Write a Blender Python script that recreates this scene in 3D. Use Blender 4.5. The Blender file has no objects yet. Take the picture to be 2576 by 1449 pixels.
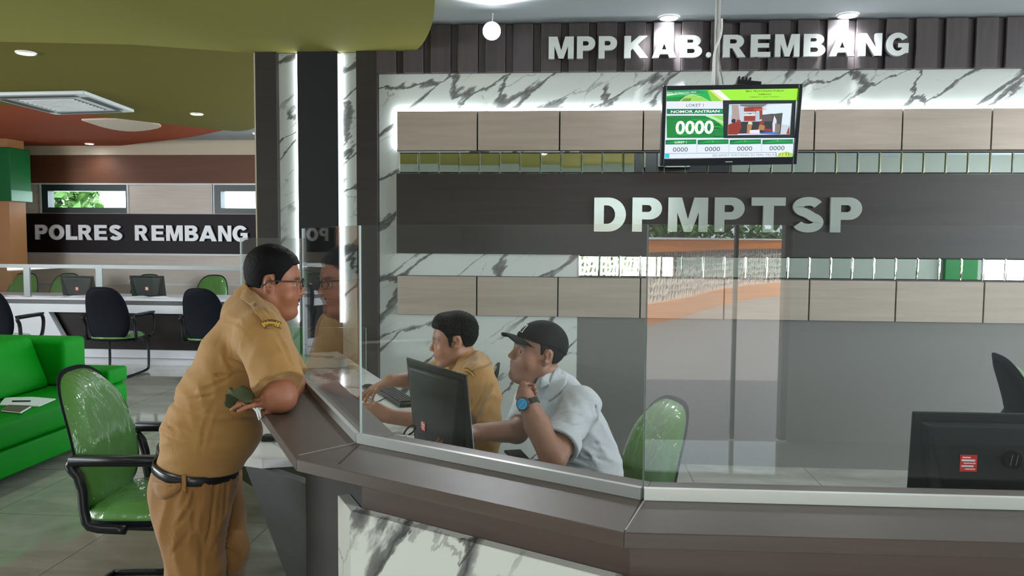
import bpy, math, random
import numpy as np
from mathutils import Matrix, Vector
random.seed(7); np.random.seed(7)
S = bpy.context.scene
COL = S.collection
PI = math.pi
# ------------------------------------------------------------------ camera
W, H, FPX = 2576, 1449, 1950.0
pitch, roll, yaw = [math.radians(a) for a in (3.67, -.41, -4.34)]
CH = 1.55
def _tw(P):
    t = np.array([math.cos(yaw), math.sin(yaw), 0]); n = np.array([-math.sin(yaw), math.cos(yaw), 0])
    return np.array([P @ t, P @ n, P[2]])
_R = _tw(np.array([1., 0, 0])); _D = _tw(np.array([0, -math.sin(pitch), -math.cos(pitch)])); _F = _tw(np.array([0, math.cos(pitch), -math.sin(pitch)]))
CR = math.cos(roll)*_R + math.sin(roll)*_D
CD = -math.sin(roll)*_R + math.cos(roll)*_D
CF = _F
CP = np.array([0, 0, CH])
cd = bpy.data.cameras.new('camera'); cam = bpy.data.objects.new('camera', cd); COL.objects.link(cam); S.camera = cam
cd.sensor_width = 36; cd.lens = FPX/W*36; cd.clip_start = .05; cd.clip_end = 300
cam.matrix_world = Matrix(((CR[0], -CD[0], -CF[0], CP[0]), (CR[1], -CD[1], -CF[1], CP[1]), (CR[2], -CD[2], -CF[2], CP[2]), (0, 0, 0, 1)))
# photo pixel -> world point on a plane (used to take positions off the photograph)
def ray(x, y): return CF + (x-W/2)/FPX*CR + (y-H/2)/FPX*CD
def atz(x, y, z): d = ray(x, y); return CP + d*(z-CH)/d[2]
def aty(x, y, Y): d = ray(x, y); return CP + d*Y/d[1]
def atw(x, y, w): return CP + ray(x, y)*w
# ------------------------------------------------------------------ world, sun, daylight, exposure
S.view_settings.view_transform = 'Standard'; S.view_settings.look = 'None'; S.view_settings.gamma = 1
S.view_settings.exposure = 1.1
wd = bpy.data.worlds.new('sky'); S.world = wd; wd.use_nodes = True
bg = wd.node_tree.nodes['Background']; bg.inputs[0].default_value = (.80, .92, 1, 1); bg.inputs[1].default_value = 4.0
def light(kind, name, loc, power, color=(1, 1, 1), rot=None, to=None, **kw):
    l = bpy.data.lights.new(name, kind); l.energy = power; l.color = color
    for k, v in kw.items(): setattr(l, k, v)
    o = bpy.data.objects.new(name, l); COL.objects.link(o); o.location = loc
    if rot: o.rotation_euler = rot
    if to is not None:
        o.rotation_euler = (Vector(to)-Vector(loc)).to_track_quat('-Z', 'Y').to_euler()
    return o
light('SUN', 'sun', (0, 0, 20), 12, (1, .96, .88), to=(4.0, -16, 4.0), angle=math.radians(1))
DAY = (.92, .97, 1)
light('AREA', 'window_daylight', (9.5, 1.2, 1.75), 190, DAY, to=(0, 1.6, 1.2), shape='RECTANGLE', size=6.0, size_y=1.9)  # added area lamp at an unseen right wall opening, brightens the room
light('AREA', 'window_daylight', (8.0, -2.85, 1.6), 70, DAY, to=(5.0, 5, 1.0), shape='RECTANGLE', size=2.4, size_y=1.6)
light('AREA', 'window_daylight', (-9.8, 2.2, 1.75), 210, DAY, to=(0, 3.6, .8), shape='RECTANGLE', size=5.6, size_y=1.7)  # added area lamp from the unseen left side, brightens the hall
# ------------------------------------------------------------------ materials
MATS = {}
def nt(name):
    m = bpy.data.materials.new(name); m.use_nodes = True; t = m.node_tree
    return m, t, t.nodes['Principled BSDF']
def N(t, kind, **kw):
    n = t.nodes.new(kind)
    for k, v in kw.items():
        if k in n.inputs.keys() if isinstance(k, str) else False: n.inputs[k].default_value = v
        else: setattr(n, k, v)
    return n
def coords(t, scale=(1, 1, 1), rot=(0, 0, 0), src='Object'):
    tc = t.nodes.new('ShaderNodeTexCoord'); mp = t.nodes.new('ShaderNodeMapping')
    mp.inputs['Scale'].default_value = scale; mp.inputs['Rotation'].default_value = rot
    t.links.new(tc.outputs[src], mp.inputs[0]); return mp.outputs[0]
def noise(t, vec, scale, detail=4, rough=.55, dist=0):
    n = t.nodes.new('ShaderNodeTexNoise'); n.inputs['Scale'].default_value = scale; n.inputs['Detail'].default_value = detail
    n.inputs['Roughness'].default_value = rough; n.inputs['Distortion'].default_value = dist
    t.links.new(vec, n.inputs['Vector']); return n.outputs[0]
def ramp(t, fac, stops):
    r = t.nodes.new('ShaderNodeValToRGB'); e = r.color_ramp.elements
    while len(e) < len(stops): e.new(.5)
    for i, (p, c) in enumerate(stops):
        e[i].position = p; e[i].color = (c[0], c[1], c[2], 1) if not isinstance(c, (int, float)) else (c, c, c, 1)
    t.links.new(fac, r.inputs[0]); return r.outputs[0]
def math_(t, op, a, b=None):
    n = t.nodes.new('ShaderNodeMath'); n.operation = op
    for i, v in enumerate((a, b)):
        if v is None: continue
        if isinstance(v, (int, float)): n.inputs[i].default_value = v
        else: t.links.new(v, n.inputs[i])
    return n.outputs[0]
def mixc(t, fac, a, b, mode='MIX'):
    n = t.nodes.new('ShaderNodeMix'); n.data_type = 'RGBA'; n.blend_type = mode
    def put(i, v):
        if isinstance(v, (int, float)): n.inputs[i].default_value = v if i == 0 else (v, v, v, 1)
        elif isinstance(v, tuple): n.inputs[i].default_value = (v[0], v[1], v[2], 1)
        else: t.links.new(v, n.inputs[i])
    put(0, fac); put(6, a); put(7, b); return n.outputs[2]
def bump(t, p, h, strength=.3, dist=.01):
    b = t.nodes.new('ShaderNodeBump'); b.inputs['Strength'].default_value = strength; b.inputs['Distance'].default_value = dist
    t.links.new(h, b.inputs['Height']); t.links.new(b.outputs[0], p.inputs['Normal'])
def mat(name, col, rough=.5, metal=0, spec=.5, var=.06, vscale=6, bmp=0, bscale=60, coat=0, emit=None, estr=1, sheen=0):
    if name in MATS: return MATS[name]
    m, t, p = nt(name)
    v = coords(t); n = noise(t, v, vscale, 3)
    c = mixc(t, n, tuple(x*(1-var) for x in col), tuple(min(1, x*(1+var)) for x in col))
    t.links.new(c, p.inputs['Base Color'])
    p.inputs['Roughness'].default_value = rough; p.inputs['Metallic'].default_value = metal
    p.inputs['Specular IOR Level'].default_value = spec; p.inputs['Coat Weight'].default_value = coat
    p.inputs['Coat Roughness'].default_value = .06
    if sheen: p.inputs['Sheen Weight'].default_value = sheen
    if bmp: bump(t, p, noise(t, v, bscale, 3), bmp, .003)
    if emit: p.inputs['Emission Color'].default_value = (*emit, 1); p.inputs['Emission Strength'].default_value = estr
    MATS[name] = m; return m
def wood(name, c1, c2, rough=.45, scale=1., horizontal=True, coat=0):
    if name in MATS: return MATS[name]
    m, t, p = nt(name)
    sc = (.9*scale, .9*scale, 14*scale) if horizontal else (14*scale, 14*scale, .9*scale)
    v = coords(t, sc)
    n1 = noise(t, v, 2.2, 6, .6, .4); v2 = coords(t, tuple(x*.25 for x in sc)); n2 = noise(t, v2, 2.0, 3, .5, .6)
    f = math_(t, 'ADD', math_(t, 'MULTIPLY', n1, .6), math_(t, 'MULTIPLY', n2, .4))
    t.links.new(ramp(t, f, [(.3, c1), (.7, c2)]), p.inputs['Base Color'])
    p.inputs['Roughness'].default_value = rough; p.inputs['Coat Weight'].default_value = coat
    bump(t, p, n1, .08, .002)
    MATS[name] = m; return m
def marble(name, base=(.66, .68, .64), vein=(.11, .11, .108), rough=.18, rot=(0, math.radians(38), 0), scale=1.0, thick=1.0, mk=.42):
    if name in MATS: return MATS[name]
    m, t, p = nt(name)
    v0 = coords(t, (1, 1, 1), rot); mp2 = t.nodes.new('ShaderNodeMapping'); mp2.inputs['Scale'].default_value = (.62*scale, .62*scale, 2.0*scale); t.links.new(v0, mp2.inputs[0]); v = mp2.outputs[0]
    nz = t.nodes.new('ShaderNodeTexNoise'); nz.inputs['Scale'].default_value = 1.6; nz.inputs['Detail'].default_value = 6; nz.inputs['Roughness'].default_value = .62; t.links.new(v, nz.inputs['Vector'])
    def warp(k, off):
        a = t.nodes.new('ShaderNodeVectorMath'); a.operation = 'SCALE'; a.inputs['Scale'].default_value = k; t.links.new(nz.outputs['Color'], a.inputs[0])
        b = t.nodes.new('ShaderNodeVectorMath'); b.operation = 'ADD'; t.links.new(v, b.inputs[0]); t.links.new(a.outputs[0], b.inputs[1])
        c = t.nodes.new('ShaderNodeVectorMath'); c.operation = 'ADD'; t.links.new(b.outputs[0], c.inputs[0]); c.inputs[1].default_value = (off, off*.7, off*1.3); return c.outputs[0]
    def crack(sc, w, k, off, m0, m1):
        vo = t.nodes.new('ShaderNodeTexVoronoi'); vo.feature = 'DISTANCE_TO_EDGE'; vo.inputs['Scale'].default_value = sc; t.links.new(warp(k, off), vo.inputs['Vector'])
        wn = noise(t, v, 2.3*sc, 3); ww = math_(t, 'ADD', math_(t, 'MULTIPLY', math_(t, 'POWER', math_(t, 'MULTIPLY', wn, 1.75), 3.2), w), .004)
        ln = ramp(t, math_(t, 'DIVIDE', vo.outputs['Distance'], ww), [(0, 1.), (.62, .8), (1, 0.)])
        mp = t.nodes.new('ShaderNodeMapping'); mp.inputs['Location'].default_value = (off*2, 1, off); t.links.new(v, mp.inputs[0])
        return mixc(t, 1, ln, ramp(t, noise(t, mp.outputs[0], 1.3*sc, 3), [(m0, 0.), (m1, 1.)]), 'MULTIPLY')
    a = crack(1.25, .062*thick, .55, 3.1, mk, mk+.10); b = crack(2.3, .018*thick, .5, 8.7, .46, .60)
    f = mixc(t, .5, a, b, 'ADD')
    c = mixc(t, f, mixc(t, noise(t, v, .8, 4), tuple(x*.94 for x in base), base), vein)
    t.links.new(c, p.inputs['Base Color']); p.inputs['Roughness'].default_value = rough
    MATS[name] = m; return m
def glow(name, col, s):
    if name in MATS: return MATS[name]
    m, t, p = nt(name); p.inputs['Base Color'].default_value = (0, 0, 0, 1); p.inputs['Roughness'].default_value = .6
    p.inputs['Emission Color'].default_value = (*col, 1); p.inputs['Emission Strength'].default_value = s
    v = coords(t); c = mixc(t, noise(t, v, 40, 2), tuple(x*.94 for x in col), col); t.links.new(c, p.inputs['Emission Color'])
    MATS[name] = m; return m
def glassm(name, tint=(.982, .99, .987), ior=1.5, extra=0.0, rough=0.0):
    if name in MATS: return MATS[name]
    m = bpy.data.materials.new(name); m.use_nodes = True; t = m.node_tree; t.nodes.clear()
    out = t.nodes.new('ShaderNodeOutputMaterial'); tr = t.nodes.new('ShaderNodeBsdfTransparent'); gl = t.nodes.new('ShaderNodeBsdfGlossy')
    gl.inputs['Roughness'].default_value = rough; tr.inputs[0].default_value = (*tint, 1)
    ge = t.nodes.new('ShaderNodeNewGeometry'); fr = t.nodes.new('ShaderNodeFresnel')
    io = math_(t, 'ADD', math_(t, 'MULTIPLY', ge.outputs['Backfacing'], 1/ior-ior), ior); t.links.new(io, fr.inputs['IOR'])
    f = math_(t, 'ADD', fr.outputs[0], extra)
    v = coords(t); n = noise(t, v, 3, 2)   # faint smears
    f = math_(t, 'MULTIPLY', f, math_(t, 'ADD', math_(t, 'MULTIPLY', n, .1), .95))
    mx = t.nodes.new('ShaderNodeMixShader'); t.links.new(f, mx.inputs[0]); t.links.new(tr.outputs[0], mx.inputs[1]); t.links.new(gl.outputs[0], mx.inputs[2])
    t.links.new(mx.outputs[0], out.inputs[0]); MATS[name] = m; return m
def plastic_cover(name, col, crinkle=1.0):
    # upholstery under a tight clear plastic sleeve
    if name in MATS: return MATS[name]
    m, t, p = nt(name); v = coords(t)
    n = noise(t, v, 3.5, 4, .6, 1.2)
    t.links.new(mixc(t, n, tuple(x*.85 for x in col), tuple(x*1.12 for x in col)), p.inputs['Base Color'])
    p.inputs['Roughness'].default_value = .55; p.inputs['Coat Weight'].default_value = 1; p.inputs['Coat Roughness'].default_value = .03
    v2 = coords(t, (1, 1, .45)); h = noise(t, v2, 9, 3, .5, 2.0)
    b = t.nodes.new('ShaderNodeBump'); b.inputs['Strength'].default_value = crinkle; b.inputs['Distance'].default_value = .012
    t.links.new(h, b.inputs['Height']); t.links.new(b.outputs[0], p.inputs['Coat Normal'])
    MATS[name] = m; return m
M = dict(
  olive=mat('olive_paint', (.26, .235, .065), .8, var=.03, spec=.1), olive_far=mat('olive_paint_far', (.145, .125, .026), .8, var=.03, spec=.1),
  orange=mat('salmon_paint', (.33, .075, .032), .8, var=.04, spec=.1), cream=mat('cream_paint', (.60, .50, .38), .6, var=.03),
  ceil=mat('ceiling_paint', (.36, .39, .41), .7, var=.02, spec=.3), wallp=mat('wall_paint', (.30, .29, .27), .7, var=.03),
  brownw=wood('brown_wall_laminate', (.105, .033, .013), (.150, .053, .023), .6),
  marble=marble('white_marble', (.56, .59, .56), scale=1.45, thick=.80, mk=.35), marble_desk=marble('desk_marble', (.70, .72, .70), (.12, .13, .12), .12, rot=(0, 0, math.radians(25)), scale=1.6),
  marble_front=marble('counter_marble', (.55, .56, .51), (.06, .06, .06), .2, rot=(0, math.radians(58), 0), scale=1.35, thick=1.35, mk=.31),
  woodl=wood('taupe_wood', (.30, .245, .20), (.40, .335, .28), .42),
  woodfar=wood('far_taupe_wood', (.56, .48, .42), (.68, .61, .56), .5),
  woodd=wood('dark_wood', (.019, .0155, .015), (.033, .027, .025), .38),
  woodv=wood('dark_slat_wood', (.040, .033, .036), (.075, .060, .062), .5, horizontal=False),
  woodc=wood('counter_walnut', (.036, .024, .018), (.085, .059, .046), .44, scale=.8),
  darkpanel=mat('charcoal_panel', (.011, .011, .014), .5, spec=.35), grey=mat('grey_wall_laminate', (.15, .148, .138), .35, var=.03),
  letter=mat('brushed_letter_face', (.60, .63, .61), .38, .15), steel=mat('brushed_aluminium', (.42, .43, .41), .34, .6), edge=mat('glass_edge', (.38, .44, .42), .25),
  glass=glassm('clear_glass'), mirror=None, woodf=wood('counter_fascia_walnut', (.050, .031, .024), (.10, .064, .050), .45, scale=.8), slate=wood('slate_laminate', (.022, .022, .024), (.034, .033, .035), .4), led=glow('led_strip_light', (.86, .95, 1), 6), lamp=glow('downlight_glow', (.9, .95, 1), 18),
  black=mat('black_plastic', (.008, .009, .011), .38, spec=.35), blackf=mat('black_chair_shell', (.004, .005, .010), .7, spec=.15), bezel=mat('tv_bezel', (.008, .010, .014), .22),
  monback=mat('monitor_back', (.011, .013, .015), .42, spec=.3), whitep=mat('white_plastic', (.75, .76, .76), .4), whitel=mat('white_laminate', (.62, .63, .68), .35),
  green=mat('green_leather', (.001, .19, .006), .6, spec=.06, var=.08, bmp=.15, bscale=220), chairg=plastic_cover('green_seat_under_plastic', (.078, .235, .040)),
  column=mat('orange_column_paint', (.42, .19, .07), .55), greenp=mat('green_panel', (.002, .12, .025), .45, spec=.2),
  red=mat('red_sticker', (.70, .03, .02), .4), white=mat('white_print', (.85, .85, .85), .5), cable=mat('black_cable', (.01, .01, .01), .5), cablew=mat('white_cable', (.72, .70, .66), .5),
  floor=None, frame=mat('dark_window_frame', (.02, .035, .035), .4), leaf=mat('leaf_green', (.05, .13, .018), .6, var=.5, vscale=12), acs=mat('ac_plastic', (.56, .58, .58), .4), acd=mat('ac_dark_slot', (.06, .065, .07), .6))
m, t, p = nt('mirror_glass'); p.inputs['Metallic'].default_value = 1; p.inputs['Roughness'].default_value = .015
t.links.new(mixc(t, noise(t, coords(t), 2, 2), (.80, .86, .82), (.84, .89, .86)), p.inputs['Base Color']); M['mirror'] = m
# polished tile floor with thin joints
m, t, p = nt('polished_floor_tile'); v = coords(t)
n = noise(t, coords(t, (1, 2.2, 1), (0, 0, .5)), 1.3, 6, .62, 1.0)
base = ramp(t, n, [(.3, (.23, .235, .20)), (.55, (.33, .335, .29)), (.75, (.40, .40, .36))])
br = t.nodes.new('ShaderNodeTexBrick'); br.offset = 0; t.links.new(v, br.inputs[0]); br.inputs['Scale'].default_value = 1
br.inputs['Brick Width'].default_value = .8; br.inputs['Row Height'].default_value = .8; br.inputs['Mortar Size'].default_value = .0025
t.links.new(mixc(t, br.outputs['Fac'], base, (.12, .12, .11)), p.inputs['Base Color']); p.inputs['Roughness'].default_value = .055
p.inputs['Specular IOR Level'].default_value = .6; M['floor'] = m
# ------------------------------------------------------------------ mesh helpers
class MB:
    def __init__(s): s.v = []; s.f = []; s.m = []
    def add(s, vs, fs, mi=0):
        o = len(s.v); s.v += [tuple(float(c) for c in q) for q in vs]; s.f += [tuple(i+o for i in f) for f in fs]; s.m += [mi]*len(fs); return s
    def box(s, lo, hi, mi=0):
        x0, y0, z0 = lo; x1, y1, z1 = hi
        return s.add([(x0,y0,z0),(x1,y0,z0),(x1,y1,z0),(x0,y1,z0),(x0,y0,z1),(x1,y0,z1),(x1,y1,z1),(x0,y1,z1)],
                     [(0,3,2,1),(4,5,6,7),(0,1,5,4),(1,2,6,5),(2,3,7,6),(3,0,4,7)], mi)
    def prism(s, poly, z0, z1, mi=0):           # polygon in XY
        a = sum(poly[i][0]*poly[(i+1) % len(poly)][1]-poly[(i+1) % len(poly)][0]*poly[i][1] for i in range(len(poly)))
        if a < 0: poly = poly[::-1]
        n = len(poly); vs = [(q[0], q[1], z0) for q in poly]+[(q[0], q[1], z1) for q in poly]
        return s.add(vs, [tuple(range(n-1, -1, -1)), tuple(range(n, 2*n))]+[(i, (i+1) % n, (i+1) % n+n, i+n) for i in range(n)], mi)
    def hexa(s, b, t_, mi=0):                   # bottom 4 points, top 4 points (ccw from above)
        return s.add(list(b)+list(t_), [(0,3,2,1),(4,5,6,7),(0,1,5,4),(1,2,6,5),(2,3,7,6),(3,0,4,7)], mi)
    def tube(s, pts, r, n=10, mi=0, closed=False):
        pts = [np.array(q, float) for q in pts]; k = len(pts); vs = []; rr = r if hasattr(r, '__len__') else [r]*k
        up = None
        for i, q in enumerate(pts):
            d = (pts[(i+1) % k]-pts[i-1]) if closed else (pts[min(i+1, k-1)]-pts[max(i-1, 0)])
            d = d/(np.linalg.norm(d)+1e-9)
            if up is None: up = np.array([0, 0, 1.]) if abs(d[2]) < .9 else np.array([1., 0, 0])
            a = np.cross(d, up); a /= np.linalg.norm(a)+1e-9; b = np.cross(a, d); up = b
            for j in range(n): an = 2*PI*j/n; vs.append(q+(a*math.cos(an)+b*math.sin(an))*rr[i])
        fs = []
        for i in range(k if closed else k-1):
            i2 = (i+1) % k
            for j in range(n): fs.append((i*n+j, i*n+(j+1) % n, i2*n+(j+1) % n, i2*n+j))
        if not closed: fs += [tuple(range(n-1, -1, -1)), tuple((k-1)*n+j for j in range(n))]
        return s.add(vs, fs, mi)
    def cyl(s, c, r, z0, z1, n=28, mi=0):
        return s.prism([(c[0]+r*math.cos(2*PI*i/n), c[1]+r*math.sin(2*PI*i/n)) for i in range(n)], z0, z1, mi)
    def xf(s, mtx):
        s.v = [tuple(mtx @ Vector(q)) for q in s.v]; return s
    def obj(s, name, mats, parent=None, bevel=0, smooth=False, seg=2, sub=0):
        me = bpy.data.meshes.new(name); me.from_pydata(s.v, [], s.f); me.update()
        for m_ in (mats if isinstance(mats, (list, tuple)) else [mats]): me.materials.append(m_)
        for i, pgn in enumerate(me.polygons): pgn.material_index = s.m[i]; pgn.use_smooth = smooth
        o = bpy.data.objects.new(name, me); COL.objects.link(o)
        if bevel:
            b = o.modifiers.new('b', 'BEVEL'); b.width = bevel; b.segments = seg; b.limit_method = 'ANGLE'; b.angle_limit = math.radians(35)
        if sub: q = o.modifiers.new('s', 'SUBSURF'); q.levels = q.render_levels = sub
        if parent: o.parent = parent
        return o
def tag(o, label=None, cat=None, group=None, kind=None):
    if label: o['label'] = label
    if cat: o['category'] = cat
    if group: o['group'] = group
    if kind: o['kind'] = kind
    return o
def thing(name, label, cat, loc=(0, 0, 0), rz=0, group=None):
    o = bpy.data.objects.new(name, None); COL.objects.link(o); o.location = loc; o.rotation_euler = (0, 0, rz)
    return tag(o, label, cat, group)
def struct(o): o['kind'] = 'structure'; return o
def copytree(o, parent=None):
    c = o.copy(); COL.objects.link(c)
    if parent is not None: c.parent = parent
    for ch in [q for q in o.children]: copytree(ch, c)
    return c
def place(root, loc, rz, label, group=None, scale=None):
    r = copytree(root); r.location = loc; r.rotation_euler = (0, 0, rz); r['label'] = label
    if group: r['group'] = group
    if scale: r.scale = scale
    return r
def vec(*a): return np.array(a, float)
def unit(v_): return v_/np.linalg.norm(v_)
# ------------------------------------------------------------------ setting
WY = 5.35; CZ = 3.0; XL, XR, YB, YF = -10.0, 9.6, -3.0, 11.6
struct(MB().box((XL, YB, -.1), (XR, YF, 0)).obj('floor', M['floor']))
struct(MB().box((XL, YB, CZ), (XR, YF, CZ+.1)).obj('ceiling', M['ceil']))
def pz(x, y, z): q = atz(x, y, z); return (q[0], q[1])
def smooth_poly(pts, it=2):
    for _ in range(it):
        o = [pts[0]]
        for a, b in zip(pts[:-1], pts[1:]): o += [(.75*a[0]+.25*b[0], .75*a[1]+.25*b[1]), (.25*a[0]+.75*b[0], .25*a[1]+.75*b[1])]
        pts = o+[pts[-1]]
    return pts
z1 = 2.822
edge = smooth_poly([(-1.085, WY-.01), pz(1065, 110, z1), pz(1086, 68, z1), pz(1093, 30, z1), pz(1095, -20, z1), (-.25, 2.6), (.25, .6), (1.1, -.8), (1.3, -2.0), (.9, -3.0)])
pA = pz(0, 105, z1)
struct(MB().prism(edge+[(XL, -3.0), (XL, 3.2), pA, pz(330, 112, z1), (-2.19, WY-.01)], z1, CZ).obj('trim_1', M['olive']))
z2 = 2.865
ff = smooth_poly([(-9.9, 5.2), pz(-60, 258, z2), pz(150, 277, z2), pz(330, 303, z2), pz(560, 328, z2), pz(610, 331, z2), pz(650, 320, z2), pz(700, 285, z2), (-1.5, 7.0)])
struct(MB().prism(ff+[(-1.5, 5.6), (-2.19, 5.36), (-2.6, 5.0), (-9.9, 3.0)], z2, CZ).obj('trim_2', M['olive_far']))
z3 = 2.92
of = smooth_poly([pz(575, 325, z3), pz(470, 348, z3), pz(345, 361, z3), pz(210, 378, z3), pz(120, 384, z3), pz(30, 386, z3), (-9.9, 10.6)])
struct(MB().prism(of+[(-9.9, 5.0), (-4.5, 6.5)], z3, CZ).obj('trim_3', M['orange']))
cr_ = smooth_poly([pz(205, 303, 2.9), pz(300, 300, 2.9), pz(430, 317, 2.9), pz(345, 333, 2.9), pz(275, 326, 2.9), pz(205, 303, 2.9)])
struct(MB().prism(cr_[:-1], 2.9, 2.925).obj('trim_4', M['cream']))
# back wall of the counter bay, dark posts and marble
struct(MB().box((-2.19, WY+.05, 0), (XR, WY+.2, CZ)).obj('wall_back', M['wallp']))
def wx(x): return aty(x, 400, WY)[0]
zWB, zPT, zPB, zDT, zDB, zQT, zQB = 2.672, 2.417, 2.146, 1.991, 1.441, 1.287, 1.011
PW = .5607; PX0 = -1.209
struct(MB().box((wx(954), WY, 0), (.047, WY+.05, zWB)).box((.047, WY, zPT), (XR, WY+.05, zWB)).obj('wall_marble', M['marble']))
struct(MB().box((.047, WY, 0), (XR, WY+.05, zPT)).obj('wall_grey', M['grey']))
struct(MB().box((wx(652), WY-.05, 0), (wx(704), WY+.05, z1)).obj('trim_5', M['woodd']))
struct(MB().box((wx(704), WY, 0), (wx(750), WY+.05, z1)).obj('trim_6', M['marble']))
struct(MB().box((wx(756), WY-.05, 0), (wx(856), WY+.05, z1)).obj('trim_7', M['darkpanel']))
struct(MB().box((wx(860), WY, 0), (wx(902), WY+.05, z1)).obj('trim_8', M['marble']))
struct(MB().box((wx(902), WY-.05, 0), (wx(953), WY+.05, z1)).obj('trim_9', M['woodd']))
struct(MB().box((-2.215, WY-.03, 0), (-2.195, WY+.12, z1)).obj('trim_10', M['cream']))
for i, (a, b) in enumerate(((749, 756), (855, 862))):
    o = MB().box((wx(a), WY-.02, .95), (wx(b), WY-.004, z1-.01)).obj('led_strip', M['led'])
    tag(o, ('vertical white light strip left of the dark post panel', 'vertical white light strip right of the dark post panel')[i], 'light strip')
# dark boards of alternating depth above the marble
b = MB(); x = wx(953); k = 0
while x < XR-.2:
    w = .137 if k % 2 == 0 else .05
    y0 = WY-.055 if k % 2 == 0 else WY-.028
    b.box((x, y0, zWB), (x+w-.003, WY+.05, CZ-.012)); x += w; k += 1
struct(b.obj('trim_11', M['woodv'], bevel=.0015, seg=1))
# wood panels (two rows), separated by dark joints
names = ['first', 'second', 'third', 'fourth', 'fifth', 'sixth', 'seventh', 'eighth', 'ninth']
for row, (za, zb) in (('upper', (zPB, zPT)), ('lower', (zQB, zQT))):
    for i in range(9):
        o = MB().box((PX0+i*PW+.005, WY-.035, za+.003), (PX0+(i+1)*PW-.005, WY+.0, zb-.003)).obj('wall_panel', M['woodl'], bevel=.002)
        tag(o, f'taupe wood wall panel, {names[i]} from the left in the {row} row', 'wall panel', f'wood panels of the {row} row')
    struct(MB().box((PX0, WY-.012, za), (PX0+9*PW, WY-.001, zb)).obj('trim_12' if row == 'upper' else 'trim_13', M['darkpanel']))
o = MB().box((PX0, WY-.045, zDB), (XR, WY-.001, zDT)).obj('sign_board', M['woodd'], bevel=.002)
tag(o, 'long dark wood board carrying the large DPMPTSP letters', 'sign board')
# bevelled mirror tiles
def mirror_strip(x0, z0, z1_, n, name, label):
    b = MB(); tw = PW/4; bv = .007
    for i in range(n):
        a = x0+i*tw+.001; c = a+tw-.002; d = z0+.001; e = z1_-.001; y1 = WY-.003; y2 = WY-.011
        jit = random.uniform(-.0003, .0003); j2 = random.uniform(-.0003, .0003)
        b.add([(a,y1,d),(c,y1,d),(c,y1,e),(a,y1,e),(a+bv,y2+jit,d+bv),(c-bv,y2-jit,d+bv),(c-bv,y2-jit+j2,e-bv),(a+bv,y2+jit+j2,e-bv)],
              [(4,5,6,7),(0,1,5,4),(1,2,6,5),(2,3,7,6),(3,0,4,7)])
    tag(b.obj(name, M['mirror']), label, 'mirror strip')
mirror_strip(PX0+.012, zDT+.004, zPB-.008, 34, 'mirror_strip', 'upper strip of square mirror tiles above the dark board')
mirror_strip(.052, zQT+.003, zDB-.003, 26, 'mirror_strip', 'lower strip of square mirror tiles under the dark board')
# LED line over the upper panels
b = MB().box((PX0-.012, WY-.03, zPT), (PX0+.605, WY-.006, zPT+.016)).box((PX0+.63, WY-.03, zPT), (XR, WY-.006, zPT+.016)).box((PX0-.018, WY-.03, zPB+.02), (PX0-.002, WY-.006, zPT+.016))
tag(b.obj('led_strip', M['led'], bevel=.004), 'long horizontal white light line along the top of the wood panels', 'light strip')
struct(MB().box((XR, YB, 0), (XR+.1, -1.8, CZ)).box((XR, -1.8, 0), (XR+.1, 4.2, .8)).box((XR, -1.8, 2.7), (XR+.1, 4.2, CZ)).box((XR, 4.2, 0), (XR+.1, WY+.2, CZ)).obj('wall_right', M['wallp']))
# left wall with an unseen opening added for daylight
b = MB(); yy = YB
for (a, c) in ((-.7, 5.1),):
    b.box((XL-.15, yy, 0), (XL, a, CZ)); b.box((XL-.15, a, 0), (XL, c, .9)); b.box((XL-.15, a, 2.6), (XL, c, CZ)); yy = c
b.box((XL-.15, yy, 0), (XL, YF, CZ)); struct(b.obj('wall_left', M['wallp']))
# far wall: POLRES side.  FY = wall face
FY = 11.5
def fz(x, y): return aty(x, y, FY)[2]
def fx(x, y=500): return aty(x, y, FY)[0]
zs = dict(c0=fz(400, 363), c1=fz(400, 390), w1=fz(400, 463), w0=fz(400, 537), s0=fz(400, 637))
wins = [(fx(106), fx(320), 'a'), (fx(540), fx(790), 'b')]
b = MB(); X = -9.99
for (a, c, _) in wins: b.box((X, FY, zs['w0']), (a, FY+.15, zs['w1'])); X = c
b.box((X, FY, zs['w0']), (-1.5, FY+.15, zs['w1']))
b.box((-9.99, FY, 0), (-1.5, FY+.15, zs['w0'])).box((-9.99, FY, zs['w1']), (-1.5, FY+.15, zs['c1']), 1).box((-9.99, FY-.02, zs['c1']), (-1.5, FY+.15, CZ), 2)
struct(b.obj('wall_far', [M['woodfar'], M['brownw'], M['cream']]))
b = MB()   # pale groove lines
for yy in (463, 640, 676, 715, 752):
    z = fz(400, yy); b.box((-9.9, FY-.012, z-.012), (-1.6, FY-.001, z+.012))
for (a, c, _) in wins: b.box((a-.03, FY-.014, zs['w0']), (a, FY-.001, zs['w1']))
b.box((fx(320), FY-.014, zs['w0']), (fx(324), FY-.001, zs['w1']))
b.box((fx(537)-.02, FY-.014, zs['w0']), (fx(537), FY-.001, zs['w1']))
struct(b.obj('trim_14', M['whitel']))
for i, (a, c, _) in enumerate(wins):
    f = MB(); zz0, zz1 = zs['w0'], zs['w1']
    il = a+.10; ir = c-.02 if i == 0 else c-.10; iz0 = fz(400, 523); iz1 = fz(400, 481)
    f.box((a, FY-.01, zz0), (c, FY+.14, iz0)).box((a, FY-.01, iz1), (c, FY+.14, zz1)).box((a, FY-.01, iz0), (il, FY+.14, iz1)).box((ir, FY-.01, iz0), (c, FY+.14, iz1))
    o = struct(f.obj('window_%d' % (i+1), M['frame'])); q = MB().box((il, FY+.06, iz0), (ir, FY+.066, iz1)).obj('pane', M['glass'], o)
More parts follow.
